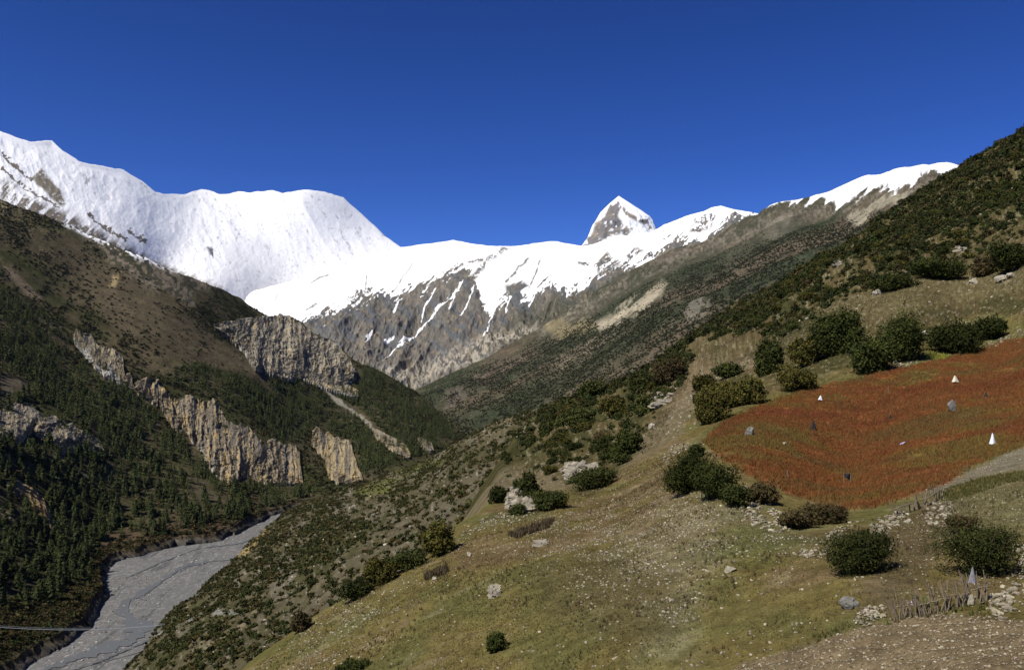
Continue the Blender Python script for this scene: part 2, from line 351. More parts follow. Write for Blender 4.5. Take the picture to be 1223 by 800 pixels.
S2 = sheet('snow_ridge',
    [(285, 450), (360, 470), (430, 490), (500, 500), (560, 480), (640, 440), (720, 400), (800, 355), (870, 315), (940, 285)],
    [(285, 352), (340, 338), (380, 326), (430, 312), (465, 299), (480, 295), (500, 292), (520, 290), (541, 287), (560, 290), (581, 294), (610, 294), (630, 292.5), (650, 289), (665, 288), (680, 291), (696, 294),
     (711, 291), (722, 287), (732, 283), (760, 280), (777, 277), (788, 272), (800, 266), (820, 258), (841, 252), (850, 248), (861, 246), (872, 249), (881, 251), (902, 254), (940, 262)],
    [(290, 352, 7600), (380, 326, 8600), (480, 295, 9000), (541, 287, 8500), (665, 288, 7800), (777, 277, 7200), (861, 246, 6500), (940, 262, 6000), (290, 440, 5500), (400, 400, 5800),
     (500, 470, 4900), (560, 440, 5100), (640, 400, 5300), (700, 370, 5400), (800, 320, 5600), (600, 340, 6500), (700, 320, 6400), (470, 350, 7000)],
    1000, 380, 'x', disp=disp_ridge, colf=col_ridge, mat=snow_mat, jit=.35,
    skirts=dict(top=[(150, 0, 40), (500, 0, 500), (1500, 0, 1500)], bottom=[(0, 0, 300)], left=[(300, 0, 500)], right=[(200, 200, 300)]))

# --- sharp pyramid summit behind the ridge: a full mountain, round its own axis
def build_peak():
    Y0 = 9600; ap = P3(739, 234, Y0)
    na, nr = 220, 130
    th = np.linspace(0, 2 * np.pi, na, endpoint=False)[None, :]; rr = np.linspace(0, 1, nr)[:, None]
    # half widths of the base seen from here: left 43 px, right 45 px at row 300
    k = Y0 / F; drop = 120 * k * rr
    Rl = 1.0
    dirx, diry = np.cos(th), np.sin(th)
    prof_l = np.interp(rr, [0, .08, .17, .3, .42, .55, 1], [0, 11, 22, 31, 38, 47, 90]) * k
    prof_r = np.interp(rr, [0, .08, .17, .235, .35, .45, 1], [0, 13, 27, 37, 44, 50, 90]) * k
    w = (dirx + 1) / 2
    R = prof_l * (1 - w) + prof_r * w
    sq = 1 / np.maximum(np.abs(np.cos(th)) , np.abs(np.cos(th + math.pi / 2.0))) ** .35     # four blunt faces
    sq = sq * (1 + 0 * rr)
    nz = fbm(dirx * 3 + 0 * rr, diry * 3 + 0 * rr, rr * 5 + 0 * th, seed=8, oct=5, ridged=True)
    R = R * (1 + (sq - 1) * np.abs(diry)) * (1 + .14 * nz * np.abs(diry) * sst(0, .25, rr)) + nz * 7 * (1 - np.abs(diry)) * sst(0, .1, rr)
    P = np.stack([ap[0] + R * dirx, ap[1] + R * diry, ap[2] - drop + 0 * th + 14 * nz * rr], -1)
    px, py = proj(P)
    f = fbm(px / 3.2, py / 5, seed=5, oct=4); f2 = fbm((px + py) / 4, (px - py) / 9, seed=9, oct=4)
    c = np.zeros(P.shape) + np.array([.17, .155, .14]); c = mixc(c, [.27, .21, .13], sst(.0, .5, f2))
    c = mixc(c, [.1, .1, .105], sst(.1, .45, -f))
    rockL = inpoly(px, py, [(737, 242), (727, 246), (722, 258), (712, 266), (706, 280), (695, 296), (712, 294), (726, 284), (741, 279), (744, 268), (738, 256), (742, 246)], 3, f * 3)
    rockR = inpoly(px, py, [(737, 241), (742, 243), (751, 254), (760, 259), (766, 262), (773, 262), (780, 274), (778, 278), (768, 268), (758, 264), (748, 258), (741, 248)], 2.5, f * 3)
    rockM = inpoly(px, py, [(742, 276), (750, 270), (757, 272), (750, 284), (742, 283)], 3, f * 4) * sst(-.2, .2, f)
    sn = 1 - np.clip(rockL * sst(-.75, -.45, f - .1) + rockR * sst(-.3, .05, f) + rockM, 0, 1)
    sn = np.where(diry[0][None] > .2, 1, sn)
    c = mixc(c, SNOW, sn)
    i = np.arange(nr * na).reshape(nr, na); j = np.roll(i, -1, 1)
    q = np.stack([i[1:], j[1:], j[:-1], i[:-1]], -1).reshape(-1, 4)
    tag(obj('mountain_peak', mesh_np('mountain_peak', P.reshape(-1, 3), q, snow_mat, c.reshape(-1, 3), True)), kind='structure')
build_peak()

# --- far right ridge, shrubby slope under a thin snow cap
SLR = np.array([(905, 240), (918, 246), (961, 241), (980, 240), (997, 242), (1014, 245), (1035, 232), (1070, 230), (1090, 229), (1100, 210), (1116, 206), (1128, 212), (1149, 203), (1200, 240)], float)
def col_far(P, px, py, s, t, n):
    big = fbm(P[..., 0] / 500, P[..., 1] / 500, seed=50, oct=5); fine = fbm(px / 2.2, py / 2.2, seed=51, oct=5, gain=.62); gul = fbm((px + py) / 8, (px * .7 - py) / 40, seed=52, oct=5)
    c = np.zeros(P.shape) + np.array([.062, .058, .034]); c = mixc(c, [.10, .078, .05], sst(.0, .5, big + fine * .3))
    c = mixc(c, [.036, .042, .022], sst(.0, .4, -big + fine * .5))
    top = inpoly(px, py, [(640, 398), (716, 345), (780, 310), (850, 280), (920, 245), (1150, 200), (1120, 240), (1010, 262), (960, 262), (920, 280), (860, 300), (800, 325), (740, 352), (700, 380), (650, 405)], 14, gul * 12)
    c = mixc(c, [.125, .108, .078], top * sst(-.3, .3, fine + gul * .6)); c = mixc(c, [.22, .195, .14], top * sst(.2, .5, fine * .7 + gul * .6) * .7); c = mixc(c, [.05, .047, .035], sst(.1, .4, -fine) * .6)
    for poly, cc, k in (([(716, 396), (708, 385), (725, 382), (745, 366), (770, 350), (790, 339), (799, 342), (793, 354), (770, 368), (748, 378), (735, 390)], (.30, .26, .18), 1.),
                        ([(650, 390), (668, 380), (685, 388), (705, 380), (712, 395), (690, 402), (660, 400)], (.20, .165, .09), .8),
                        ([(1010, 268), (1030, 250), (1060, 240), (1085, 232), (1075, 246), (1050, 256), (1020, 272)], (.26, .23, .16), .9),
                        ([(913, 262), (935, 250), (950, 268), (930, 290), (915, 280)], (.17, .15, .11), .4),
                        ([(560, 455), (600, 430), (640, 415), (640, 428), (600, 450), (575, 465)], (.11, .085, .06), .8),
                        ([(660, 440), (700, 415), (735, 395), (738, 402), (705, 425), (670, 447)], (.16, .135, .09), .6),
                        ([(535, 470), (560, 465), (545, 490), (528, 492)], (.11, .09, .07), .8),
                        ([(815, 385), (830, 368), (850, 361), (846, 372), (826, 392)], (.18, .16, .12), .7),
                        ([(925, 270), (960, 262), (985, 270), (950, 285)], (.03, .035, .02), .5)):
        c = mixc(c, cc, inpoly(px, py, poly, 6, gul * 9 + fine * 3) * k)
    sl = np.interp(px, SLR[:, 0], SLR[:, 1]); sn = sst(-2, 3, sl - py + gul * 14 + fine * 4) * (px > 905) * sst(-.7, -.4, fine + .25 * (sl - py) / 10)
    sn = np.maximum(sn, (1 - sst(0, 3, py - np.interp(px, [905, 920, 1147, 1200], [250, 246, 200, 220]))) * (px > 912) * 0)
    return mixc(c, SNOW, sn)
far_mat = terrain_mat('far slope ground', (.01, .06), .3, .6, 10, .05)
R1 = sheet('far_hillside',
    [(497, 580), (545, 550), (600, 540), (700, 515), (830, 455), (1000, 365), (1223, 275), (1270, 262)],
    [(497, 466), (540, 446), (581, 428), (610, 410), (640, 395), (690, 362), (716, 345), (742, 330), (780, 310), (805, 296), (830, 292), (853, 284), (875, 268), (895, 259), (905, 256), (912, 250), (920, 245), (935, 241), (950, 239),
     (965, 236), (990, 228), (1005, 221), (1020, 215), (1035, 210), (1050, 208), (1065, 203), (1080, 200), (1100, 198), (1110, 200), (1120, 196), (1130, 194), (1140, 196), (1147, 200), (1180, 215), (1223, 230), (1270, 240)],
    [(497, 466, 4800), (581, 428, 4900), (690, 362, 5100), (780, 310, 5200), (905, 256, 5100), (920, 245, 5000), (1020, 215, 4600), (1130, 194, 4300), (1223, 230, 3800), (545, 545, 2600), (600, 530, 2400),
     (700, 500, 2200), (830, 435, 2100), (1000, 345, 2200), (1223, 275, 2100), (600, 470, 3600), (700, 420, 3500), (850, 340, 3600), (1000, 280, 3600), (500, 520, 3300)],
    900, 340, 'x', disp=lambda P, px, py, s, t: relief(42, 380, (-.9, -.45), 3, seed=55, oct=7, fine=9)(P, px, py, s, t) * (1 - sst(.4, 1, t) * .3)[..., None],
    colf=col_far, mat=far_mat, jit=.5,
    skirts=dict(top=[(100, 0, 30), (400, 0, 300), (1200, 0, 1300)], bottom=[(0, 0, 250)], left=[(100, -100, 300)]))

# --- left hillside from the river terrace to its skyline
def Lplane(px, py): return -481 / ((HZ - py) / F + .577 * (px - 611.5) / F)
Lc = [(0, 240, 3000), (-50, 240, 2700), (0, 330, 2150), (0, 414, 1560), (100, 420, 1880), (100, 330, 2600), (200, 400, 2300), (200, 480, 1830), (300, 460, 2300), (100, 520, 1350), (0, 520, 1160), (200, 560, 1420), (300, 540, 1750),
      (264, 342, 3500), (320, 378, 3800), (150, 300, 3000), (60, 262, 3000), (420, 500, 2550), (420, 440, 3300), (500, 470, 3400), (552, 515, 3000), (400, 560, 1900), (350, 570, 1700), (-50, 640, 850), (0, 740, 715), (50, 650, 965), (60, 590, 1120),
      (75, 752, 738), (30, 775, 690), (118, 700, 886), (119, 668, 1010), (180, 650, 1097), (280, 630, 1212), (320, 608, 1371), (380, 590, 1536), (440, 575, 1707), (500, 545, 2100), (540, 530, 2500)]
Lbrown = [(60, 290), (85, 292), (150, 330), (210, 365), (250, 400), (290, 430), (330, 455), (320, 470), (270, 450), (200, 430), (150, 395), (100, 350)]
def col_left(P, px, py, s, t, n):
    big = fbm(P[..., 0] / 160, P[..., 1] / 160, seed=60, oct=5); fine = fbm(px / 3, py / 3, seed=61, oct=4); gul = fbm((px - py) / 7, (px + py) / 36, seed=62, oct=5)
    c = np.zeros(P.shape) + np.array([.068, .057, .030]); c = mixc(c, [.044, .044, .018], sst(-.2, .35, big + fine * .3)); c = mixc(c, [.10, .075, .045], sst(.25, .6, fine - big * .6) * .7)
    c = mixc(c, [.080, .063, .038], inpoly(px, py, Lbrown, 18, gul * 14) * .9)
    c = mixc(c, [.085, .06, .035], inpoly(px, py, [(120, 640), (180, 630), (260, 615), (290, 620), (280, 632), (180, 652), (118, 668)], 6, fine * 5))
    c = mixc(c, [.05, .048, .022], inpoly(px, py, [(40, 770), (60, 700), (118, 660), (118, 705), (90, 745)], 10, fine * 5))
    rock = inpoly(px, py, [(56, 258), (75, 262), (110, 272), (150, 300), (190, 312), (250, 335), (262, 345), (240, 350), (225, 345), (235, 362), (240, 372), (225, 368), (195, 345), (185, 352), (160, 335), (120, 305), (85, 285)], 8, gul * 10)
    c = mixc(c, [.16, .13, .09], rock * sst(-.2, .1, fine + gul * .7)); c = mixc(c, [.06, .055, .045], rock * sst(.0, .3, -fine) * .7); c = mixc(c, SNOW, inpoly(px, py, [(50, 250), (150, 290), (215, 322), (215, 330), (140, 302), (80, 275)], 6, gul * 9) * sst(.02, .14, gul + fine * .6))
    for poly, cc, k in (([(4, 318), (20, 326), (50, 350), (48, 358), (30, 345), (8, 325)], (.17, .13, .085), .9), ([(132, 335), (141, 328), (142, 334), (136, 342), (130, 345)], (.32, .24, .12), .9),
                        ([(0, 240), (8, 246), (4, 256), (-10, 258)], (.22, .18, .1), .8), ([(85, 390), (100, 390), (115, 400), (100, 402)], (.12, .09, .06), .5),
                        ([(40, 368), (62, 375), (80, 388), (72, 390), (48, 378)], (.20, .165, .10), .6), ([(52, 392), (62, 386), (66, 392), (58, 400)], (.28, .22, .12), .8),
                        ([(60, 400), (90, 410), (90, 440), (60, 450)], (.08, .06, .04), .6), ([(0, 448), (30, 452), (40, 470), (10, 490), (0, 490)], (.10, .08, .055), .7),
                        ([(215, 565), (245, 575), (265, 600), (230, 595)], (.085, .07, .042), .8),
                        ([(545, 515), (520, 480), (505, 470), (508, 480), (530, 505)], (.10, .09, .05), .7),
                        ([(338, 450), (362, 448), (380, 456), (410, 460), (425, 468), (428, 474), (405, 467), (372, 464), (345, 454)], (.34, .29, .19), .9),
                        ([(360, 500), (385, 510), (365, 515)], (.10, .08, .05), .6)):
        c = mixc(c, cc, inpoly(px, py, poly, 4, fine * 4) * k)
    for ln, w, cc in (([(365, 455), (385, 470), (405, 485), (430, 498), (447, 512), (470, 530)], 2.6, (.22, .20, .15)), ([(500, 468), (515, 478), (524, 487)], 1.8, (.3, .27, .18)), ([(63, 545), (95, 560), (120, 590), (128, 620)], 2.2, (.17, .14, .09)), ([(160, 546), (175, 552), (190, 560), (200, 570)], 1.6, (.25, .2, .12))):
        c = mixc(c, cc, sst(0, .6, 1 - dline(px, py + fine * 3, ln) / w))
    return c
left_mat = terrain_mat('left slope ground', (.02, .12), .3, .7, 4, .12)
def disp_left(P, px, py, s, t):
    d = relief(30, 260, (1, .15), 3, seed=65, oct=6, fine=3)(P, px, py, s, t); d *= (sst(.1, .75, t)[..., None] * .93 + .07)
    d *= (1 - .75 * sst(380, 520, px))[..., None]
    return d
LSKY = [(-60, 205), (0, 238), (60, 262), (105, 282), (150, 300), (200, 322), (264, 345), (320, 378), (358, 384), (372, 398), (400, 410), (425, 432), (455, 444), (500, 470), (535, 500), (556, 518)]
L1 = sheet('left_hillside',
    [(-60, 835), (30, 775), (75, 752), (100, 735), (112, 718), (118, 705), (117, 685), (119, 668), (150, 657), (180, 649), (205, 643), (230, 640), (260, 634), (280, 630), (300, 618), (320, 608), (350, 600), (380, 600), (440, 590), (500, 568), (556, 534)],
    [(-60, 205), (-20, 232), (0, 238), (20, 247), (40, 254), (60, 262), (85, 270), (105, 282), (130, 290), (150, 300), (175, 308), (200, 322), (230, 332), (264, 345), (285, 356), (300, 366), (320, 378), (345, 377), (358, 384), (372, 398),
     (400, 410), (425, 432), (440, 438), (455, 444), (470, 452), (485, 462), (500, 470), (510, 480), (522, 490), (535, 500), (548, 510), (556, 518)],
    Lc, 620, 520, 'arc', disp=disp_left, colf=col_left, mat=left_mat, jit=.6,
    skirts=dict(top=[(60, 0, 25), (250, 0, 200), (900, 0, 700)], bottom=[(0, .6, 1.6, (.09, .072, .045)), (-.5, 2.2, 3.4, (.10, .082, .055)), (-2, 5, 2.2, (.13, .12, .10)), (0, 0, 12, (.12, .10, .07))], left=[(0, -200, 0)], right=[(60, 30, 80)]))

# --- gorge slope on the right bank
Gc = [(150, 800, 667), (130, 835, 610), (200, 735, 814), (235, 710, 889), (270, 670, 1043), (300, 645, 1170), (345, 610, 1412), (380, 595, 1500), (440, 585, 1400), (500, 565, 1350), (545, 532, 1300), (400, 830, 230), (300, 800, 322), (350, 740, 420), (430, 690, 396),
      (545, 615, 430), (500, 620, 560), (400, 650, 700), (560, 560, 650), (620, 580, 420), (680, 540, 420), (660, 484, 950), (600, 500, 1100), (620, 520, 700), (640, 510, 720), (470, 590, 950)]
def col_gorge(P, px, py, s, t, n):
    big = fbm(P[..., 0] / 60, P[..., 1] / 60, seed=70, oct=5); fine = fbm(px / 4, py / 4, seed=71, oct=4); gul = fbm((px + py) / 9, (px - py) / 34, seed=72, oct=5)
    c = np.zeros(P.shape) + np.array([.095, .076, .042]); c = mixc(c, [.064, .058, .026], sst(-.1, .4, big + fine * .3)); c = mixc(c, [.14, .115, .08], sst(.0, .5, gul))
    sc = inpoly(px, py, [(330, 770), (400, 690), (450, 650), (500, 610), (560, 560), (600, 540), (600, 580), (540, 620), (480, 660), (400, 720), (340, 790)], 25, gul * 22)
    c = mixc(c, [.122, .096, .062], sc * .8)
    for poly, cc, k in (([(283, 665), (290, 650), (305, 640), (322, 632), (318, 642), (300, 656), (290, 668)], (.30, .215, .10), .95),
                        ([(420, 590), (450, 575), (480, 572), (470, 590), (440, 598)], (.125, .12, .035), .8), ([(455, 562), (480, 552), (520, 550), (535, 555), (500, 565), (470, 570)], (.125, .12, .038), .8),
                        ([(500, 540), (540, 530), (545, 538), (515, 544)], (.13, .105, .06), .9), ([(430, 620), (450, 602), (470, 605), (450, 625)], (.13, .105, .07), .8), ([(445, 572), (470, 565), (475, 572), (450, 578)], (.12, .095, .06), .8),
                        ([(580, 503), (620, 498), (615, 510), (590, 510)], (.14, .11, .06), .9), ([(565, 525), (600, 512), (608, 517), (575, 530)], (.15, .12, .07), .9), ([(485, 575), (510, 566), (515, 572), (490, 580)], (.13, .11, .07), .8),
                        ([(615, 492), (640, 486), (650, 490), (625, 498)], (.15, .12, .07), .9)):
        c = mixc(c, cc, inpoly(px, py, poly, 4, fine * 5) * k)
    for ln, w, cc in (([(170, 760), (215, 748), (250, 738), (290, 733)], 2.2, (.24, .22, .19)), ([(230, 780), (270, 760), (310, 735), (340, 715)], 2.0, (.20, .16, .10))):
        c = mixc(c, cc, sst(0, .6, 1 - dline(px, py + fine * 3, ln) / w) * .8)
    c = c * np.array([.80, .84, .80])
    return mixc(c, [.24, .21, .16], sst(.5, .62, fbm(px / 3, py / 3, seed=75, oct=3)) * .7)
gorge_mat = terrain_mat('gorge slope ground', (.06, .4), .3, .7, 1.5, .35)
G1 = sheet('gorge_hillside',
    [(100, 845), (128, 812), (150, 795), (170, 778), (180, 760), (200, 735), (215, 722), (235, 710), (240, 702), (255, 688), (270, 676), (285, 662), (300, 645), (312, 632), (330, 618), (345, 610), (380, 596), (440, 575), (500, 556), (548, 528)],
    [(420, 850), (500, 720), (600, 640), (690, 560), (700, 478)], Gc, 460, 340, 'arc',
    Rt=[(548, 528), (560, 519), (575, 510), (590, 502), (605, 499), (620, 493), (640, 488), (665, 480), (700, 478)],
    disp=lambda P, px, py, s, t: relief(7, 60, (-1, .1), 3, seed=76, oct=6, fine=1.5)(P, px, py, s, t) * sst(0, .08, 1 - s)[..., None],
    colf=col_gorge, mat=gorge_mat, jit=.8, skirts=dict(bottom=[(0, -3, 5), (0, -6, 12)], right=[(30, 0, 15), (150, 0, 130)], top=[(30, 20, 60)]))

# --- near hillside: meadow, red field, shrub slope
Nc = [(300, 800, 57), (280, 840, 50), (600, 800, 40), (600, 850, 34), (900, 800, 30), (1100, 800, 25.5), (1260, 830, 21), (1223, 800, 23), (1260, 720, 30), (1105, 712, 32), (430, 690, 72), (350, 760, 63), (545, 615, 92), (700, 700, 47), (1030, 680, 37), (850, 590, 62), (1040, 605, 58),
      (1012, 570, 80), (1223, 535, 72), (1223, 600, 50), (1223, 680, 35), (1140, 560, 70), (590, 590, 112), (650, 600, 90), (660, 550, 160), (700, 565, 118), (780, 520, 132), (840, 525, 97), (900, 480, 125), (1000, 455, 133), (1223, 405, 142), (1120, 430, 137), (1140, 395, 165), (980, 388, 195),
      (1100, 350, 195), (1223, 330, 195), (1223, 290, 220), (980, 365, 235), (1223, 158, 520), (1270, 130, 520), (1150, 200, 540), (1060, 255, 620), (930, 340, 680), (830, 395, 680), (790, 435, 520), (720, 465, 620), (660, 485, 620), (640, 505, 600), (620, 540, 340), (600, 565, 190), (850, 430, 300), (900, 400, 330),
      (1100, 290, 350), (1223, 230, 340), (740, 500, 230), (700, 640, 64), (1000, 500, 110), (1150, 490, 100)]
FIELD = [(838, 528), (862, 505), (900, 487), (950, 470), (985, 462), (1040, 447), (1090, 436), (1130, 428), (1165, 418), (1190, 411), (1223, 403), (1290, 390), (1290, 505), (1223, 534), (1200, 541), (1170, 555), (1130, 577), (1100, 588), (1065, 600), (1030, 608), (985, 604), (945, 590), (915, 578), (880, 560), (862, 548)]
PLOUGH = [(850, 840), (880, 795), (960, 770), (1020, 752), (1070, 738), (1130, 732), (1180, 738), (1223, 745), (1290, 760), (1290, 860)]
STRIP = [(1085, 592), (1130, 578), (1200, 543), (1223, 535), (1290, 510), (1290, 555), (1223, 562), (1170, 570), (1120, 590)]
def col_near(P, px, py, s, t, n):
    X, Y = P[..., 0], P[..., 1]
    big = fbm(X / 9, Y / 9, seed=80, oct=5); mid = fbm(X / 2.2, Y / 2.2, seed=81, oct=4); fine = fbm(px / 2.5, py / 2.5, seed=82, oct=3); far = fbm(px / 26, py / 16, seed=83, oct=5)
    c = np.zeros(P.shape) + np.array([.125, .100, .040]); c = mixc(c, [.088, .082, .032], sst(.0, .45, big + mid * .3)); c = mixc(c, [.130, .092, .050], sst(.0, .45, -big + mid * .4))
    c = mixc(c, [.17, .145, .085], sst(.25, .6, mid) * .5)
    up = inpoly(px, py, [(540, 600), (640, 570), (700, 590), (760, 545), (820, 500), (850, 480), (980, 455), (1100, 395), (1223, 370), (1300, 360), (1300, 100), (600, 450), (500, 560)], 14, mid * 10)
    c = mixc(c, [.078, .060, .032], up * .85); c = mixc(c, [.048, .045, .02], up * sst(-.3, .3, far))
    for poly, cc, k in (([(790, 470), (830, 435), (880, 425), (930, 425), (900, 440), (850, 460), (830, 490), (800, 510)], (.145, .108, .07), .9), ([(740, 560), (770, 520), (800, 490), (830, 470), (815, 520), (780, 545)], (.125, .10, .065), .8),
                        ([(960, 375), (1040, 345), (1160, 325), (1223, 315), (1300, 300), (1300, 350), (1223, 350), (1120, 368), (1000, 385)], (.105, .085, .045), .9),
                        ([(1150, 320), (1223, 292), (1300, 270), (1300, 300), (1223, 305), (1180, 325)], (.12, .095, .055), .8),
                        ([(820, 400), (900, 410), (980, 395), (980, 410), (900, 430), (830, 430)], (.10, .078, .045), .5),
                        ([(560, 590), (600, 560), (650, 560), (690, 580), (640, 600)], (.14, .11, .075), .7),
                        ([(600, 515), (640, 508), (650, 520), (620, 528)], (.15, .125, .08), .7), ([(650, 492), (668, 486), (668, 493), (650, 498)], (.13, .105, .06), .7)):
        c = mixc(c, cc, inpoly(px, py, poly, 8, mid * 7) * k)
    c = mixc(c, [.085, .095, .035], inpoly(px, py, [(880, 490), (1000, 455), (1150, 415), (1150, 425), (1000, 462), (880, 500), (840, 530), (825, 530)], 7, fine * 4) * .7)
    c = mixc(c, [.21, .185, .14], inpoly(px, py, [(700, 700), (740, 640), (800, 600), (870, 590), (960, 640), (880, 640), (830, 680), (820, 780), (760, 780), (790, 690)], 50, mid * 30) * .30)
    c = mixc(c, [.075, .088, .028], inpoly(px, py, [(830, 650), (900, 625), (1000, 640), (960, 665), (880, 670), (840, 665)], 20, mid * 14) * .6)
    c = mixc(c, [.085, .070, .035], inpoly(px, py, [(640, 680), (740, 655), (810, 690), (820, 750), (720, 760), (650, 730)], 25, mid * 16) * .7)
    c = mixc(c, [.088, .066, .042], inpoly(px, py, [(1030, 720), (1060, 630), (1110, 600), (1160, 600), (1150, 640), (1110, 680), (1060, 725)], 14, mid * 8) * .7)
    c = mixc(c, [.125, .11, .06], inpoly(px, py, [(1120, 600), (1170, 582), (1300, 560), (1300, 640), (1150, 630)], 10, mid * 6) * .7)
    c = mixc(c, [.125, .094, .060], inpoly(px, py, PLOUGH, 5, fine * 5)); c = mixc(c, [.14, .12, .09], inpoly(px, py, STRIP, 4, fine * 3))
    fl = np.zeros(P.shape) + np.array([.165, .064, .024]); f1 = fbm(X / 9, Y / 9, seed=85, oct=6, gain=.65)
    fl = mixc(fl, [.165, .088, .024], sst(.0, .45, f1 + mid * .4)); fl = mixc(fl, [.12, .095, .028], sst(.1, .5, f1 + .1 + inpoly(px, py, [(838, 528), (900, 500), (960, 520), (940, 580), (880, 560)], 40) * .5)); fl = mixc(fl, [.07, .045, .022], sst(.2, .5, -mid) * .5); f3 = fbm(X / 18 + 4, Y / 7, seed=86, oct=5, gain=.6); fl = mixc(fl, [.085, .068, .028], sst(.05, .4, f3) * .75); fl = mixc(fl, [.11, .03, .018], sst(.1, .45, -f3) * .7)
    c = c * (1.06 + .45 * fine * sst(60, 160, Y) + .25 * mid + .12 * big)[..., None]; c = mixc(c, [.23, .20, .14], up * sst(.33, .5, fbm(px / 3.3, py / 2.6, seed=88, oct=4)) * .7)
    c[..., 2] *= .86; c *= .94
    return c * (1 - inpoly(px, py, FIELD, 3, fine * 4 + mid * 4)[..., None]) + fl * inpoly(px, py, FIELD, 3, fine * 4 + mid * 4)[..., None]
near_mat = terrain_mat('meadow ground', (1.2, 9), .38, .8, .12, 5)
def disp_near(P, px, py, s, t):
    X, Y = P[..., 0], P[..., 1]; d = np.zeros_like(P); k = np.clip(Y / 100, .1, 6)
    d[..., 2] = k * .55 * fbm(X / (14 * k ** .6), Y / (14 * k ** .6), seed=90, oct=4) * .8 + .10 * fbm(X / 1.6, Y / 1.6, seed=91, oct=4)
    calm = inpoly(px, py, FIELD, 20); d[..., 2] *= 1 - .93 * calm
    pl = inpoly(px, py, PLOUGH, 8); d[..., 2] += pl * .05 * np.sin((X * .5 + Y * 1.0) * 7 + 2 * fbm(X, Y, seed=3, oct=2))
    up = sst(150, 400, Y); d[..., 2] += up * 7 * fbm((Y * .8 - X * .4) / 60, (X + Y) / 160, seed=92, oct=5, ridged=True)
    return d
N1 = sheet('near_hillside',
    [(285, 850), (600, 860), (900, 865), (1290, 870)],
    [(648, 497), (662, 487), (690, 477), (720, 465), (745, 458), (765, 450), (790, 438), (810, 415), (830, 400), (850, 385), (870, 370), (900, 354), (930, 340), (960, 322), (985, 307), (1010, 293), (1040, 270), (1060, 257), (1090, 236), (1120, 218), (1150, 200), (1175, 185), (1200, 170), (1223, 158), (1290, 115)],
    Nc, 900, 700, 'arc', Lf=[(285, 850), (300, 800), (330, 772), (365, 748), (410, 716), (445, 700), (480, 682), (520, 662), (545, 640), (560, 620), (588, 608), (594, 590), (590, 578), (604, 566), (600, 552), (618, 542), (614, 528), (632, 520), (630, 508), (648, 497)], Rt=[(1290, 870), (1290, 700), (1290, 500), (1290, 300), (1290, 115)],
    disp=disp_near, colf=col_near, mat=near_mat, jit=.8, edge_fade=.015,
    skirts=dict(left=[(1.5, -1.5, 1.2), (15, -8, 14), (60, -30, 70), (60, -30, 90)], top=[(20, 0, 10), (80, 0, 80), (300, 0, 350)], bottom=[(-6, 0, -1.5), (-8, 0, -2.5)], right=[(0, 60, -15)]))

# --- ground below everything, river bed, water
def flat(name, x0, x1, y0, y1, z, nx, ny, colf, mat, amp=0, lam=10):
    x, y = np.meshgrid(np.linspace(x0, x1, nx), np.geomspace(y0, y1, ny)); P = np.stack([x, y, z + amp * fbm(x / lam, y / lam, seed=12, oct=4)], -1)
    i = np.arange(nx * ny).reshape(ny, nx); q = np.stack([i[:-1, :-1], i[:-1, 1:], i[1:, 1:], i[1:, :-1]], -1).reshape(-1, 4)
    px, py = proj(P); return tag(obj(name, mesh_np(name, P.reshape(-1, 3), q, mat, colf(P, px, py).reshape(-1, 3), True)), kind='structure')
ground_mat = terrain_mat('valley ground', (.01, .1), .3, .5, 2, .1)
bm_ = np.array([[-12900, -3400, -330], [12900, -3400, -330], [12900, 15400, -330], [-12900, 15400, -330]], float)
tag(obj('ground', mesh_np('ground', bm_, np.array([[0, 1, 2, 3]]), ground_mat, np.zeros((4, 3)) + [.08, .07, .045])), kind='structure')
CH = [(-40, 835), (20, 812), (60, 797), (95, 784), (130, 772), (158, 765), (172, 752), (160, 742), (146, 730), (152, 717), (178, 702), (200, 688), (220, 676), (250, 670), (290, 666), (330, 664)]
def col_river(P, px, py):
    X, Y = P[..., 0], P[..., 1]; a = fbm((X + Y * .12) / 8, Y / 60, seed=30, oct=6, gain=.6); b = fbm(X / 4, Y / 7, seed=31, oct=6, gain=.7)
    sp = fbm(X / 1.6, Y / 2.2, seed=35, oct=3)
    c = np.zeros(P.shape) + np.array([.135, .13, .12]); c = mixc(c, [.20, .192, .178], sst(.0, .5, b + a * .4)); c = mixc(c, [.085, .083, .078], sst(.05, .5, a)); c = mixc(c, [.34, .33, .31], sst(.4, .7, sp) * .8); c = mixc(c, [.09, .09, .085], sst(.3, .7, -sp) * .6)
    return c
river_mat = terrain_mat('river gravel', (.9, 3.5), .16, .25, .3, 3)
flat('riverbed', -700, 300, 540, 3400, -250.0, 900, 900, col_river, river_mat, amp=.35, lam=9)
def ribbon(name, pts, wid, z, mat, n=140):
    c = curve(pts, n); w = np.interp(np.linspace(0, 1, n), np.linspace(0, 1, len(wid)), wid)
    Y = -z * F / (c[:, 1] - HZ); P = P3(c[:, 0], c[:, 1], Y); d = np.gradient(P, axis=0); d[:, 2] = 0; d /= np.linalg.norm(d, axis=1, keepdims=True); s = np.stack([-d[:, 1], d[:, 0], 0 * d[:, 0]], -1)
    k = fbm(np.arange(n) / 5., np.zeros(n), seed=4, oct=3)[:, None]; k2 = fbm(np.arange(n) / 5., np.zeros(n) + 9, seed=5, oct=3)[:, None]
    w = w[:, None]; rows = np.stack([P - s * w * (1 + k * 1.3), P, P + s * w * (1 + k2 * 1.3)], 1); rows[..., 2] = z
    i = np.arange(n * 3).reshape(n, 3); q = np.stack([i[:-1, :-1], i[:-1, 1:], i[1:, 1:], i[1:, :-1]], -1).reshape(-1, 4)
    return tag(obj(name, mesh_np(name, rows.reshape(-1, 3), q, mat, smooth=True)), kind='structure')
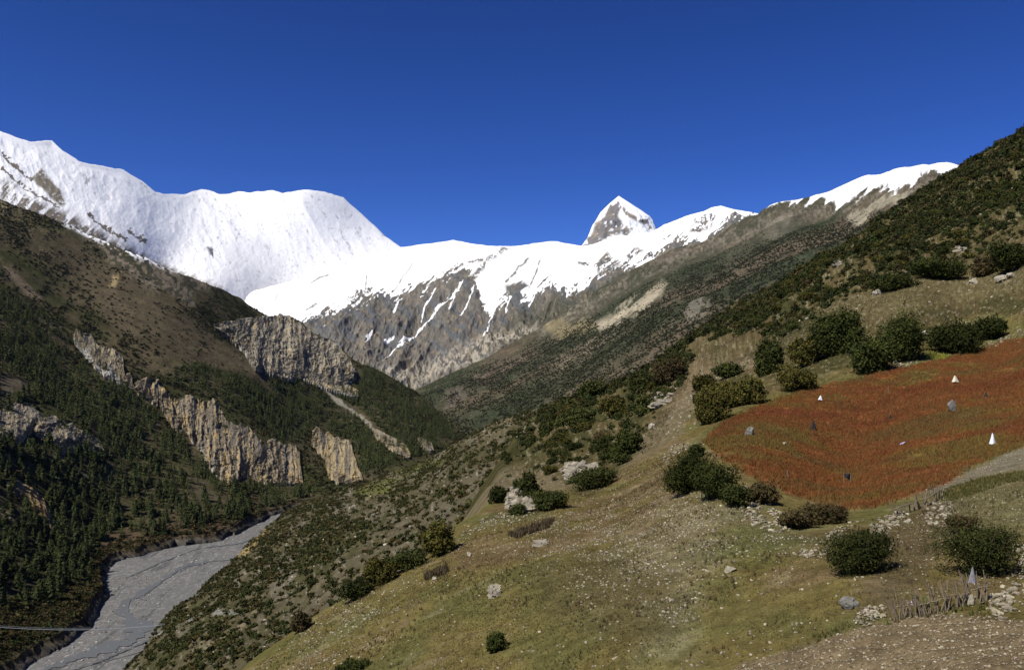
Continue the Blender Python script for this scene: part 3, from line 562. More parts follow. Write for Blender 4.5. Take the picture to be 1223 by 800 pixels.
wm, wt, wb = nodes('glacial water'); wb.inputs['Base Color'].default_value = (.115, .118, .108, 1); wb.inputs['Roughness'].default_value = .45
wn_ = wt.nodes.new('ShaderNodeTexNoise'); wn_.inputs['Scale'].default_value = .4; wn_.inputs['Detail'].default_value = 6; wbu = wt.nodes.new('ShaderNodeBump'); wbu.inputs['Distance'].default_value = .5; wbu.inputs['Strength'].default_value = .5
wtc = wt.nodes.new('ShaderNodeTexCoord'); wt.links.new(wtc.outputs['Object'], wn_.inputs['Vector']); wt.links.new(wn_.outputs[0], wbu.inputs['Height']); wt.links.new(wbu.outputs[0], wb.inputs['Normal'])
ribbon('river', CH, [6, 6, 6, 5, 5, 8, 11, 12, 9, 5, 4, 3.5, 3, 3, 2.5, 2], -249.45, wm, 260)
ribbon('river', [(110, 792), (150, 776), (185, 760), (200, 748)], [1.5, 2, 1.5], -249.40, wm)
ribbon('river', [(150, 690), (190, 672), (235, 655), (290, 648), (335, 625)], [.8, 1.6, 1.3, 2, 1.5, 1], -249.40, wm)

# --- eroded pinnacled cliffs standing out of the left slope
cliff_mat = terrain_mat('pale conglomerate cliff', (.05, .3), .22, .8, 3, .25, stretch=(1, 1, .25))
dark_rock = np.array([.10, .085, .07])
LB = np.full((900, 900), np.nan)                      # distance of the left slope, row by column (+100)
_a, _b = np.round(L1.ppy).astype(int).ravel(), np.round(L1.ppx).astype(int).ravel() + 100; _m = (_a >= 0) & (_a < 900) & (_b >= 0) & (_b < 900)
_o = np.argsort(-L1.P[..., 1].ravel()[_m]); LB[_a[_m][_o], _b[_m][_o]] = L1.P[..., 1].ravel()[_m][_o]
for _k in range(60):
    _n = np.isnan(LB)
    if not _n.any(): break
    _p = np.pad(LB, 1, mode='edge'); _st = np.stack([_p[:-2, 1:-1], _p[2:, 1:-1], _p[1:-1, :-2], _p[1:-1, 2:]])
    _ok = ~np.isnan(_st); _mean = np.where(_ok, _st, 0).sum(0) / np.maximum(_ok.sum(0), 1); LB = np.where(_n & _ok.any(0), _mean, LB)
LB = np.nan_to_num(LB, nan=2000.0)
for _k in range(3):
    _p = np.pad(LB, 2, mode='edge'); LB = np.minimum.reduce([_p[i:i + 900, j:j + 900] for i in range(5) for j in range(5)]) if _k == 0 else sum(_p[i:i + 900, j:j + 900] for i in range(5) for j in range(5)) / 25
def cliff(name, T, B, near, nx, ny, flutes, depth, tone=(.27, .22, .145), white=0, jag=5, seed=0, ochre=.3, solid=0.0):
    """near: distance of the face just in front of the slope behind it"""
    x0, x1 = T[0][0], T[-1][0]
    ctrl = near
    def warp(px, py, s, t):
        back = LB[np.clip(np.round(py).astype(int), 0, 899), np.clip(np.round(px).astype(int) + 100, 0, 899)]
        return (back - depth * (.10 + solid + 1.0 * np.sin(np.pi * np.clip(t, 0, 1) ** .8) + 1.15 * fbm((px - x0) / (x1 - x0) * flutes * .6, t * 1.1, seed=seed + 11, oct=4, ridged=True) + .5 * fbm(px / 11, py / 9, seed=seed + 12, oct=4) - .6) * np.sin(np.pi * np.clip(s, .02, .98)) ** .7) / tps(ctrl)(px, py)
    rs = fbm(np.linspace(0, 1, nx) * flutes, np.zeros(nx), seed=seed, oct=3, ridged=True)
    T2 = curve(T, nx); T2[:, 1] += -rs * jag * np.clip(np.minimum(np.arange(nx), np.arange(nx)[::-1]) / (nx * .06), 0, 1)
    def disp(P, px, py, s, t):
        s = (px - x0) / (x1 - x0)
        w = s + (.35 / flutes) * fbm(s * flutes * .6, t * 3, seed=seed + 3, oct=3)
        r = .75 * fbm(w * flutes, t * .9, seed=seed, oct=3, ridged=True) + .45 * fbm(w * flutes * .4, t * 1.5, seed=seed + 8, oct=2); r2 = .6 * fbm(w * flutes * 3, t * 2.5, seed=seed + 1, oct=4, ridged=True)
        d = np.zeros_like(P); k = -depth * (r * (.5 + .5 * t) + .3 * r2)      # pillars reach out, gullies cut back
        d[..., 0] = -k * .55; d[..., 1] = k; q_ = fbm(px / 4.5, py / 3.2, seed=seed + 2, oct=5, gain=.6); d[..., 1] -= depth * .38 * q_; d[..., 2] = depth * .16 * q_
        return d
    def colf(P, px, py, s, t, n):
        s = (px - x0) / (x1 - x0); v = fbm(s * flutes * 2.2, t * 1.3, seed=seed + 5, oct=4); b = fbm(px / 3.5, py / 5, seed=seed + 6, oct=4)
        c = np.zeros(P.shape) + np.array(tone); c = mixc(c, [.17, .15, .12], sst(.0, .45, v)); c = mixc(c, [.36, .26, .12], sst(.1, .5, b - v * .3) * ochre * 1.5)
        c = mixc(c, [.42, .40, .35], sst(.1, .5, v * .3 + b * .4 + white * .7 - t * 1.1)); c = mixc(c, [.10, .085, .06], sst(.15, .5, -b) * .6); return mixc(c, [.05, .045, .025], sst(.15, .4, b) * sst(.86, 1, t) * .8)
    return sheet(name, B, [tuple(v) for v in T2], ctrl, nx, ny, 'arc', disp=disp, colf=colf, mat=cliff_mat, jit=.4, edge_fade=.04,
                 warp=warp, skirts=dict(top=[(depth * .5, 0, depth * .3), (depth * 3, 0, depth * 2)], left=[(depth * 2, 0, 0)], right=[(depth * 2, 0, 0)], bottom=[(0, 0, 12)]))
cliff('cliff', [(86, 398), (92, 394), (100, 396), (110, 402), (117, 413), (130, 417), (140, 419), (147, 428), (149, 446)], [(87, 404), (92, 412), (100, 424), (113, 438), (125, 448), (137, 454), (144, 459), (149, 458)],
      [(86, 398, 1700), (148, 428, 1720), (100, 425, 1570), (145, 456, 1540), (120, 430, 1600)], 160, 80, 7, 13, white=.75, jag=4, seed=101, tone=(.30, .25, .16))
cliff('cliff', [(146, 452), (156, 444), (158, 455), (170, 456), (185, 455), (200, 468), (207, 474), (225, 474), (240, 480), (262, 482), (270, 500), (285, 508), (298, 514), (305, 522), (325, 530), (340, 529), (352, 532), (358, 545), (361, 576)],
      [(148, 460), (160, 466), (180, 480), (190, 482), (205, 508), (225, 520), (240, 545), (262, 572), (275, 576), (290, 570), (305, 573), (320, 577), (340, 578), (361, 578)],
      [(146, 452, 1650), (200, 468, 1700), (262, 482, 1720), (305, 522, 1660), (358, 545, 1640), (205, 510, 1500), (262, 570, 1400), (310, 574, 1480), (358, 578, 1520), (240, 520, 1500)], 460, 130, 24, 20, white=.15, jag=8, seed=111, ochre=.55)
cliff('cliff', [(372, 514), (384, 513), (400, 524), (412, 524), (420, 532), (425, 548), (431, 572)], [(372, 530), (388, 548), (392, 568), (402, 576), (415, 576), (431, 574)],
      [(372, 514, 1950), (400, 522, 1850), (425, 545, 1800), (392, 568, 1640), (430, 572, 1650)], 150, 100, 7, 18, white=.1, jag=5, seed=121, tone=(.30, .245, .15), ochre=.5)
cliff('cliff', [(-30, 500), (5, 488), (22, 481), (34, 484), (46, 492), (52, 496), (62, 496), (75, 500), (83, 506), (100, 515), (115, 520), (124, 535)], [(-30, 540), (10, 545), (40, 515), (60, 524), (72, 538), (84, 540), (100, 533), (124, 538)],
      [(-30, 500, 1150), (22, 481, 1220), (62, 496, 1270), (120, 525, 1260), (0, 540, 1000), (84, 540, 1130), (40, 515, 1120)], 240, 90, 9, 14, white=.35, jag=5, seed=131, tone=(.26, .225, .16))
cliff('cliff', [(8, 574), (20, 571), (34, 576), (45, 586), (54, 598), (62, 615), (64, 634)], [(8, 580), (22, 590), (35, 600), (45, 612), (50, 625), (57, 633), (64, 636)],
      [(8, 574, 930), (45, 586, 980), (62, 615, 950), (30, 598, 880), (55, 632, 880)], 90, 60, 5, 7, white=-.3, jag=1.5, seed=141, tone=(.30, .21, .10), ochre=.5)
cliff('cliff', [(-30, 604), (0, 606), (14, 610), (20, 622)], [(-30, 625), (0, 622), (12, 622), (20, 626)], [(-30, 604, 880), (20, 622, 900), (0, 622, 850)], 50, 24, 4, 4, white=-.4, jag=1, seed=151, tone=(.27, .2, .11))
cliff('cliff', [(256, 388), (268, 385), (290, 382), (320, 378), (345, 375), (358, 384), (366, 392), (380, 402), (392, 403), (404, 412), (418, 428), (426, 444)], [(256, 392), (275, 404), (292, 420), (303, 438), (322, 446), (345, 452), (365, 450), (385, 455), (402, 462), (416, 458), (426, 450)],
      [(256, 388, 2900), (345, 375, 3250), (426, 440, 3100), (345, 452, 2680), (292, 420, 2650), (404, 460, 2800), (320, 410, 2800)], 360, 150, 14, 36, solid=.9, white=.12, jag=3.5, seed=161, tone=(.29, .255, .19))
cliff('cliff', [(446, 512), (455, 514), (470, 522), (482, 528), (490, 540)], [(446, 518), (458, 530), (472, 540), (486, 545), (490, 546)], [(446, 512, 2350), (490, 540, 2200), (470, 538, 2200)], 80, 30, 6, 6, white=0, jag=2, seed=171)
cliff('cliff', [(498, 522), (508, 524), (515, 527), (518, 536)], [(498, 527), (506, 533), (514, 538), (518, 538)], [(498, 522, 2500), (518, 536, 2350), (508, 532, 2350)], 40, 20, 3, 4, white=.1, jag=1, seed=181)
cliff('cliff', [(362, 447), (375, 449), (400, 456), (415, 459), (428, 466)], [(362, 453), (375, 459), (400, 467), (415, 472), (428, 474)], [(362, 448, 2750), (428, 466, 2700), (400, 465, 2620)], 90, 20, 9, 6, white=.4, jag=1.5, seed=191, tone=(.36, .31, .2))
#PART2
# ------------------------------------------------------------------ vegetation
def rot_align(nn, r, n):  # random in-plane frames for n leaves with normals nn
    a = r.normal(size=(n, 3)); u = np.cross(nn, a); u /= np.linalg.norm(u, axis=1, keepdims=True) + 1e-9; v = np.cross(nn, u); return u, v
def leaves(cent, nrm, size, r, aspect=1.7):
    n = len(cent); u, v = rot_align(nrm, r, n); s = (size * (.6 + .8 * r.random(n)))[:, None]
    V = np.stack([cent - u * s * aspect * .5, cent - v * s * .38, cent + u * s * aspect * .5, cent + v * s * .38], 1).reshape(-1, 3)
    return V, np.arange(4 * n).reshape(n, 4)
def bush_geo(w, d, h, n, leaf, seed, lobes=9, flat=0.0, rag=1.0):
    """leaves gathered on uneven overlapping clumps, sparse inside"""
    r = np.random.default_rng(seed); L = []
    _ra, _th = .38 * np.sqrt(r.random(lobes)), r.uniform(0, 6.283, lobes)
    cx = np.stack([_ra * np.cos(_th) * w, _ra * np.sin(_th) * d, r.uniform(.22, .74, lobes) * h], 1); rad = r.uniform(.10, .30, lobes)
    e = np.hypot(cx[:, 0] / (.5 * w), cx[:, 1] / (.5 * d)); cx[:, 2] = h * np.minimum(cx[:, 2] / h, .20 + .58 * np.sqrt(np.clip(1 - .85 * e * e, .0, 1))); rad *= 1.15 - .35 * np.clip(e, 0, 1)
    cx[0] = (0, 0, .42 * h); rad[0] = .36
    k = r.choice(lobes, n, p=rad ** 2 / (rad ** 2).sum()); dirs = r.normal(size=(n, 3)); dirs /= np.linalg.norm(dirs, axis=1, keepdims=True)
    nz = fbm(dirs[:, 0] * 2.5 + k * 7, dirs[:, 1] * 2.5, dirs[:, 2] * 2.5, seed=seed, oct=3)
    rr = rad[k] * (1 + .7 * nz) * (1 + .22 * (r.random(n) < .08)) * (1 - .35 * r.random(n) ** 2.2)
    c = cx[k] + dirs * rr[:, None] * np.array([w, d, h * 1.05]); c[:, 2] = np.maximum(c[:, 2], .02 * h + .08 * h * r.random(n))
    nn = dirs * .8 + r.normal(size=(n, 3)) * .6 + [0, 0, .25]; nn /= np.linalg.norm(nn, axis=1, keepdims=True)
    if n > 500:                                                            # ragged shoots standing out of the crown
        ns, per = max(10, n // 130), 12; b = r.integers(0, n, ns); dd = dirs[b] * .7 + [0, 0, .55] + r.normal(size=(ns, 3)) * .25; ln = r.uniform(.08, .26, ns) * h
        f = np.linspace(0, 1, per)[None, :, None]; sp = (c[b][:, None] + dd[:, None] * ln[:, None, None] * f + r.normal(size=(ns, per, 3)) * leaf * .5 * (1.2 - f)).reshape(-1, 3)
        c = np.concatenate([c, sp]); nn = np.concatenate([nn, (lambda q: q / np.linalg.norm(q, axis=1, keepdims=True))(r.normal(size=(ns * per, 3)) + [0, 0, .3])]); nz = np.concatenate([nz, np.full(ns * per, .35)]); n = len(c); c[:, 2] = np.maximum(c[:, 2], .02 * h)
    V, Q = leaves(c, nn, np.full(n, leaf), r)
    shade = .72 + .5 * r.random(n) + .3 * nz
    col = np.repeat(np.stack([shade * (1 + .25 * (r.random(n) < .2)), shade, shade * .9], 1), 4, 0)
    return V, Q, col
def stems_geo(w, h, n, seed, rad=.03):
    r = np.random.default_rng(seed); Vs, Qs = [], []; o = 0
    for _ in range(n):
        a = r.uniform(0, 6.28); m = r.uniform(.1, .42) * w; p = [np.array([0, 0, -.15 * h]), np.array([m * .4 * math.cos(a), m * .4 * math.sin(a), .35 * h]), np.array([m * math.cos(a + .3), m * math.sin(a + .3), r.uniform(.6, .9) * h])]
        for q, (c, rd) in enumerate(zip(p, (rad, rad * .7, rad * .3))):
            for t in range(5): Vs.append(c + rd * np.array([math.cos(t * 1.2566), math.sin(t * 1.2566), 0]))
        for q in range(2):
            for t in range(5): Qs.append([o + q * 5 + t, o + q * 5 + (t + 1) % 5, o + q * 5 + 5 + (t + 1) % 5, o + q * 5 + 5 + t])
        o += 15
    return np.array(Vs), np.array(Qs)
M = {}
M['juniper'] = leaf_mat('juniper foliage', (.022, .030, .008), (.048, .056, .014), .9, use_col=True)
M['olive'] = leaf_mat('olive foliage', (.040, .040, .010), (.080, .072, .018), .9, use_col=True)
M['mid'] = leaf_mat('green foliage', (.027, .036, .010), (.058, .064, .018), .9, use_col=True)
M['rust'] = leaf_mat('brown foliage', (.042, .034, .016), (.075, .058, .026), .9, use_col=True)
M['pine'] = leaf_mat('pine foliage', (.030, .040, .014), (.060, .066, .022), .3, use_col=True, rnd=.25)
M['bark'] = plain_mat('bark', (.06, .046, .032))
M['scrub'] = terrain_mat('distant scrub', (.3,), .3, .3, .5, .8)
M['wood'] = plain_mat('weathered wood', (.19, .15, .10), .35, 20, bump=.4, bdist=.01)
M['stone'] = plain_mat('pale stone', (.34, .30, .22), .35, 3, bump=.6, bdist=.05)
M['greystone'] = plain_mat('grey stone', (.165, .155, .13), .35, 3, bump=.6, bdist=.05)
M['outcrop'] = plain_mat('outcrop rock', (.23, .20, .145), .5, .8, bump=.9, bdist=.3)
M['cloth'] = plain_mat('white cloth', (.78, .78, .80), .05, 3, bump=.2, bdist=.02)
M['cream'] = plain_mat('cream cloth', (.62, .57, .42), .12, 3, bump=.2, bdist=.02)
M['dark'] = plain_mat('dark cloth', (.022, .022, .026), .3, 5, bump=.2, bdist=.02)
M['violet'] = plain_mat('pale violet plastic', (.48, .44, .62), .15, 4, bump=.2)
M['steel'] = plain_mat('grey steel cable', (.34, .36, .36), .15, 2, bump=.1)

def rock_geo(seed, n=1, sx=1, sy=1, sz=.7, sub=1, rough=.3):
    import bmesh
    bm = bmesh.new(); bmesh.ops.create_icosphere(bm, subdivisions=sub, radius=.5); V = np.array([v.co[:] for v in bm.verts]); Q = np.array([[v.index for v in f.verts] for f in bm.faces]); bm.free()
    n1 = fbm(V[:, 0] * 2.4 + seed, V[:, 1] * 2.4, V[:, 2] * 2.4, seed=seed, oct=3); V = V * (1 + rough * 1.6 * n1)[:, None]
    # chip flat faces
    r = np.random.default_rng(seed)
    for _ in range(5):
        d = r.normal(size=3); d /= np.linalg.norm(d); k = V @ d; lim = r.uniform(.24, .4); V = V - d * np.maximum(k - lim, 0)[:, None]
    V = V * [sx, sy, sz]; return V, Q, np.ones((len(V), 3))
# pines ------------------------------------------------------------
def pine_geo(h, seed, whorls=11, arms=9, per=5):
    r = np.random.default_rng(seed); cs, ns = [], []; bw = r.uniform(.32, .44) * h; lean = r.normal(size=2) * .02
    for i in range(whorls):
        f = .14 + .84 * i / (whorls - 1); z = f * h; R = bw * (1 - f) ** .75 * r.uniform(.75, 1.15) + .03 * h
        for a in range(arms):
            th = 6.283 * (a + r.random()) / arms; RR = R * r.uniform(.6, 1.15)
            for q in range(per):
                g = (q + .5) / per; cs.append([RR * g * math.cos(th) + lean[0] * z, RR * g * math.sin(th) + lean[1] * z, z - .22 * RR * g + r.normal() * .012 * h]); ns.append([math.cos(th) * .5 + r.normal() * .4, math.sin(th) * .5 + r.normal() * .4, .8])
    cs, ns = np.array(cs), np.array(ns); ns /= np.linalg.norm(ns, axis=1, keepdims=True)
    V, Q = leaves(cs, ns, np.full(len(cs), h * .10), r, 1.3); n = len(cs); sh = .75 + .5 * r.random(n)
    return V, Q, np.repeat(np.stack([sh, sh, sh * .95], 1), 4, 0)
def trunk_geo(h, r0):
    V, Q = [], []
    for k, f in enumerate((-.06, .3, .65, .97)):
        for t in range(6): V.append([r0 * (1 - f * .93) * math.cos(t * 1.047), r0 * (1 - f * .93) * math.sin(t * 1.047), f * h])
    for k in range(3):
        for t in range(6): Q.append([k * 6 + t, k * 6 + (t + 1) % 6, k * 6 + 6 + (t + 1) % 6, k * 6 + 6 + t])
    return np.array(V), np.array(Q)
def merged(name, geos, pts, scl, mat, label, cat, r, colbase=None, zoff=0.0):
    """many small copies as one mesh"""
    Vs, Qs, Cs, o = [], [], [], 0; k = r.integers(0, len(geos), len(pts)); a = r.uniform(0, 6.283, len(pts))
    for g in range(len(geos)):
        V, Q, c = geos[g]; m = np.where(k == g)[0]
        if not len(m): continue
        ca, sa = np.cos(a[m])[:, None], np.sin(a[m])[:, None]; s = scl[m][:, None]
        X = (V[None, :, 0] * ca - V[None, :, 1] * sa) * s; Yv = (V[None, :, 0] * sa + V[None, :, 1] * ca) * s; Z = V[None, :, 2] * s
        W = np.stack([X + pts[m, 0:1], Yv + pts[m, 1:2], Z + pts[m, 2:3] + zoff], -1).reshape(-1, 3)
        idx = np.arange(len(m))[:, None, None] * len(V) + Q[None] + o
        cc = np.broadcast_to(c[None], (len(m),) + c.shape)
        tint = (.72 + .56 * r.random((len(m), 1, 1))) * (1 + (.025 if cat in ('stones', 'rubble') else .045) * r.normal(size=(len(m), 1, 3)))
        if colbase is not None: tint = tint * colbase[m][:, None, :]
        Vs.append(W); Qs.append(idx.reshape(-1, Q.shape[1])); Cs.append((cc * tint).reshape(-1, 3)); o += len(W)
    o_ = obj(name, mesh_np(name, np.concatenate(Vs), np.concatenate(Qs), mat, np.concatenate(Cs)))
    return tag(o_, label, cat, kind='stuff')
pine_var = []
for v in range(4):
    root = obj('pine_tree', None); tag(root, 'dark green pine standing in the forest on the left slope above the river', 'tree', 'pines in the forest above the river')
    V, Q = trunk_geo(1, .022); obj('trunk', mesh_np('trunk', V, Q, M['bark']), root)
    V, Q, c = pine_geo(1, 300 + v); obj('crown', mesh_np('crown', V, Q, M['pine'], c), root); pine_var.append(root)
FOR1 = [(-40, 400), (0, 385), (60, 400), (90, 440), (120, 445), (150, 470), (200, 510), (250, 560), (270, 582), (330, 586), (385, 584), (350, 598), (320, 606), (280, 628), (240, 628), (190, 640), (125, 640), (108, 690), (60, 720), (-40, 740)]
FOR2 = [(170, 452), (230, 468), (300, 500), (330, 528), (360, 530), (372, 512), (420, 520), (432, 566), (470, 556), (546, 524), (525, 498), (498, 472), (468, 455), (440, 442), (425, 452), (430, 470), (372, 466), (345, 456), (300, 440), (250, 440)]
FOR3 = [(-40, 330), (10, 340), (60, 375), (110, 400), (100, 410), (60, 400), (0, 390), (-40, 400)]
def cliffmask(S):
    m = np.ones(S.px.shape)
    for p in ([(86, 396), (115, 400), (150, 420), (152, 460), (110, 440)], [(150, 445), (200, 468), (262, 480), (305, 520), (360, 530), (364, 580), (262, 580), (200, 510), (150, 462)], [(372, 512), (410, 522), (432, 550), (432, 577), (392, 575)],
              [(-30, 480), (22, 480), (125, 522), (125, 540), (-30, 545)], [(8, 572), (50, 584), (66, 636), (40, 615)], [(-30, 602), (20, 606), (22, 628), (-30, 628)], [(256, 385), (345, 374), (428, 430), (428, 475), (300, 442)]):
        m *= 1 - sst(.25, 1, inpoly(S.px, S.py, p, 12, 3 * fbm(S.px / 6, S.py / 6, seed=199, oct=3)))
    return m
cm = np.maximum(cliffmask(L1), .8 * sst(-.1, .2, fbm(L1.px / 9, L1.py / 7, seed=198, oct=3))); br = inpoly(L1.px, L1.py, Lbrown, 10); dn = fbm(L1.px / 16, L1.py / 12, seed=200, oct=3)
gapm = 1 - np.clip((dline(L1.px, L1.py, [(365, 455), (385, 470), (405, 485), (430, 498), (447, 512), (470, 530)]) < 4) + inpoly(L1.px, L1.py, [(215, 560), (250, 575), (265, 600), (228, 595)]) * .85 + inpoly(L1.px, L1.py, [(290, 508), (330, 530), (300, 525)]) + inpoly(L1.px, L1.py, [(0, 445), (40, 455), (30, 480), (0, 482)]), 0, 1)
mf = (inpoly(L1.px, L1.py, FOR1, 6) * 1.0 + inpoly(L1.px, L1.py, FOR2, 8) * .8 + inpoly(L1.px, L1.py, FOR3, 8) * .5) * cm * (1 - .95 * br) * gapm * sst(-.55, -.05, dn)
NP = 7600
pt, nn, jj, ii = scatter(L1, NP, mf); hh = rng.uniform(10, 20, NP) * (1 + .15 * rng.normal(size=NP)); hh = np.clip(hh, 8, 26)
# thin the flat scrub terrace by the river
vis = hh * F / pt[:, 1]; ppx, ppy = proj(pt); inframe = (ppx > 0) & (ppy < 800) & (ppx < 1223)
order = np.argsort(-vis * inframe); big = order[:300]; rest = order[300:]
for q, k in enumerate(big):
    o = pine_var[q] if q < 4 else copy_tree(pine_var[q % 4])
    o.location = tuple(pt[k]); s = float(hh[k]); w = s * rng.uniform(.9, 1.25); o.scale = (w, w, s); o.rotation_euler = (0, 0, rng.uniform(0, 6.28))
small_pines = [pine_geo(1, 320 + v, 7, 6, 3) for v in range(4)]
merged('pine_forest', small_pines, pt[rest], hh[rest], M['pine'], 'dark pine forest covering the left slope below the pale cliffs', 'forest', rng)

def blob_geo(seed, n=26, w=1.0, h=.8):
    V, Q, c = bush_geo(w, w, h, n, .30, seed, lobes=4); return V, Q, c
lumps = [blob_geo(400 + v) for v in range(5)]
def scrub(name, S, n, mask, size, tones, label, seed, by='world'):
    r = np.random.default_rng(seed); pt, nn, j, i = scatter(S, n, mask, by, r); T = np.array(tones)
    return merged(name, lumps, pt, size[0] + (size[1] - size[0]) * r.random(n) ** 1.7, M['scrub'], label, 'scrub', r, colbase=T[r.integers(0, len(T), n)], zoff=-.1)
lx = (1 - .75 * br) * cm * gapm * sst(-.45, .15, fbm(L1.px / 22, L1.py / 15, seed=210, oct=4)) * (1 - inpoly(L1.px, L1.py, [(56, 258), (110, 272), (190, 312), (262, 345), (230, 372), (85, 285)], 6))
scrub('scrub', L1, 15000, lx * (1 - .6 * inpoly(L1.px, L1.py, FOR1, 8)), (4, 10), [(.030, .032, .013), (.046, .042, .018), (.022, .028, .012), (.062, .05, .026)], 'dark scrub speckling the left mountainside under the snow', 211)
scrub('scrub', L1, 5200, inpoly(L1.px, L1.py, [(-40, 740), (60, 700), (118, 655), (118, 700), (90, 740), (40, 768), (-40, 800)], 6) + inpoly(L1.px, L1.py, [(118, 655), (180, 638), (300, 610), (300, 618), (200, 645), (120, 668)], 4) * .35, (1.5, 4.5), [(.05, .048, .02), (.036, .04, .016), (.075, .055, .028)], 'low olive scrub on the river terrace at lower left', 212)
fr = R1.py - np.interp(R1.px, [497, 640, 700, 780, 850, 905, 1000, 1147], [466, 402, 372, 335, 305, 280, 262, 230])
rm = sst(0, 25, fr) * sst(-.6, .1, fbm(R1.px / 18, R1.py / 10, seed=220, oct=4))
for pl in ([(716, 398), (708, 385), (745, 364), (799, 340), (795, 356), (748, 380)], [(815, 385), (830, 366), (852, 360), (846, 374), (826, 392)]): rm = rm * (1 - .93 * inpoly(R1.px, R1.py, pl, 4))
scrub('scrub', R1, 44000, rm, (4, 9), [(.026, .032, .016), (.04, .042, .022), (.05, .048, .026)], 'grey green scrub covering the far slope below the rock and snow', 221)
gm = sst(-.05, .3, fbm(G1.px / 12, G1.py / 9, seed=230, oct=6, gain=.65) + .25 * inpoly(G1.px, G1.py, [(150, 800), (235, 700), (340, 610), (400, 600), (420, 640), (330, 720), (230, 790)], 40) - .08 * inpoly(G1.px, G1.py, [(330, 770), (400, 690), (500, 610), (600, 540), (600, 580), (480, 660), (340, 790)], 20))
for pl in ([(283, 665), (305, 638), (325, 630), (300, 656), (290, 668)], [(420, 590), (450, 575), (480, 572), (470, 590), (440, 598)], [(455, 562), (480, 552), (520, 550), (535, 555), (500, 565)], [(500, 540), (540, 530), (545, 538), (515, 544)]): gm = gm * (1 - .75 * inpoly(G1.px, G1.py, pl, 2))
scrub('scrub', G1, 24000, gm + .12, (1.2, 4.6), [(.034, .040, .015), (.052, .052, .019), (.066, .054, .022), (.028, .034, .013)], 'olive scrub dotting the steep gorge slope above the river', 231)

r_ = np.random.default_rng(333); nb = 5200; cy = curve([(70, 810), (110, 765), (150, 730), (170, 700), (210, 680), (260, 655), (300, 635), (335, 612)], 400); kk = r_.integers(0, 400, nb)
yy = cy[kk, 1] + r_.normal(size=nb) * 6; yy = np.clip(yy, 602, 860); xx = cy[kk, 0] + r_.normal(size=nb) * np.interp(cy[kk, 1], [600, 800], [22, 45]); Yb = -(-250.0) * F / (yy - HZ)
bp = P3(xx, yy, Yb); bp[:, 2] = -250; bsz = .5 + 3.2 * r_.random(nb) ** 6
_lump = [rock_geo(820 + v, sz=.7) for v in range(4)]; M['peb'] = terrain_mat('scattered stone', (3,), .2, .3, .03, 8)
_t = np.array([(.20, .195, .18), (.30, .29, .27), (.13, .128, .12), (.24, .22, .18)])
merged('river_boulders', _lump, bp, bsz, M['peb'], 'grey boulders and cobbles strewn over the braided river bed', 'boulders', r_, colbase=_t[r_.integers(0, 4, nb)])
bm2 = 1.0 * (L1.t < .02); scrub('scrub', L1, 1500, bm2, (1.2, 3.5), [(.05, .045, .02), (.036, .038, .016), (.07, .055, .03)], 'low scrub along the lip of the river bank', 213)

# shrubs on the near slope ------------------------------------------
SHL = 'dark olive shrub on the steep upper hillside'
svar = []
for v in range(6):
    V, Q, c = bush_geo(1.1, 1.0, .8, 950, .075, 500 + v, lobes=8)
    svar.append(mesh_np('shrub', V, Q, M[['juniper', 'olive', 'mid', 'olive', 'juniper', 'rust'][v]], c))
UP = [(640, 500), (720, 462), (790, 436), (830, 398), (900, 352), (960, 320), (1040, 268), (1120, 215), (1223, 155), (1290, 115), (1290, 260), (1223, 288), (1150, 318), (1060, 342), (980, 372), (960, 395), (900, 405), (830, 415), (800, 445), (760, 480), (700, 515), (640, 540), (600, 560)]
LOWM = [(580, 604), (588, 580), (600, 550), (612, 528), (628, 505), (650, 495), (660, 500), (700, 490), (760, 460), (800, 440), (830, 430), (815, 455), (790, 480), (770, 520), (745, 552), (700, 580), (650, 592), (600, 590)]
avoid = 1 - np.clip(inpoly(N1.px, N1.py, [(815, 470), (850, 435), (900, 430), (880, 450), (845, 460), (825, 500), (800, 530), (770, 540), (780, 510)], 4) + inpoly(N1.px, N1.py, [(650, 492), (668, 486), (668, 493), (650, 498)], 2) + inpoly(N1.px, N1.py, [(670, 560), (720, 548), (715, 575), (672, 578)], 2)
                  + inpoly(N1.px, N1.py, [(560, 600), (610, 570), (650, 560), (655, 585), (600, 596)], 3) * .7, 0, 1)
clump = sst(-.5, .15, fbm(N1.px / 13, N1.py / 8, seed=240, oct=5, gain=.6))
um = (inpoly(N1.px, N1.py, UP, 5) + inpoly(N1.px, N1.py, LOWM, 5) * 1.5) * avoid * clump * (1 - inpoly(N1.px, N1.py, LOWM, 5) * (1 - sst(-.1, .25, fbm(N1.px / 11, N1.py / 9, seed=243, oct=4))))
NS = 6500
pt, nn, jj, ii = scatter(N1, NS, um); sz = 1.2 + 3.6 * rng.random(NS) ** 2.2; sz *= np.clip(pt[:, 1] / 300, .75, 1.35)
ppx, ppy = proj(pt); vis = sz * F / pt[:, 1] * ((ppx > 5) & (ppx < 1220)); order = np.argsort(-vis)
NB = 225
for k in order[:NB]:
    v = int(rng.choice(6, p=[.3, .22, .2, .15, .11, .02])); o = obj('shrub', svar[v], None, pt[k] - [0, 0, .1 * sz[k]], (0, 0, rng.uniform(0, 6.28)), (float(sz[k] * rng.uniform(.9, 1.3)), float(sz[k]), float(sz[k] * rng.uniform(.75, 1.05))))
    tag(o, SHL, 'shrub', 'shrubs scattered over the near hillside')
mid_l = [bush_geo(1.1, 1.0, .8, 110, .17, 520 + v, lobes=5) for v in range(5)]
tn = np.array([(.024, .032, .013), (.046, .046, .017), (.038, .044, .016), (.048, .044, .02), (.03, .036, .014)])
rs_ = order[NB:]
merged('scrub', mid_l, pt[rs_], sz[rs_], M['scrub'], 'mixed green and brown scrub carpeting the upper right hillside', 'scrub', rng, colbase=tn[rng.integers(0, 5, len(rs_))], zoff=-.15)
NS = 14000
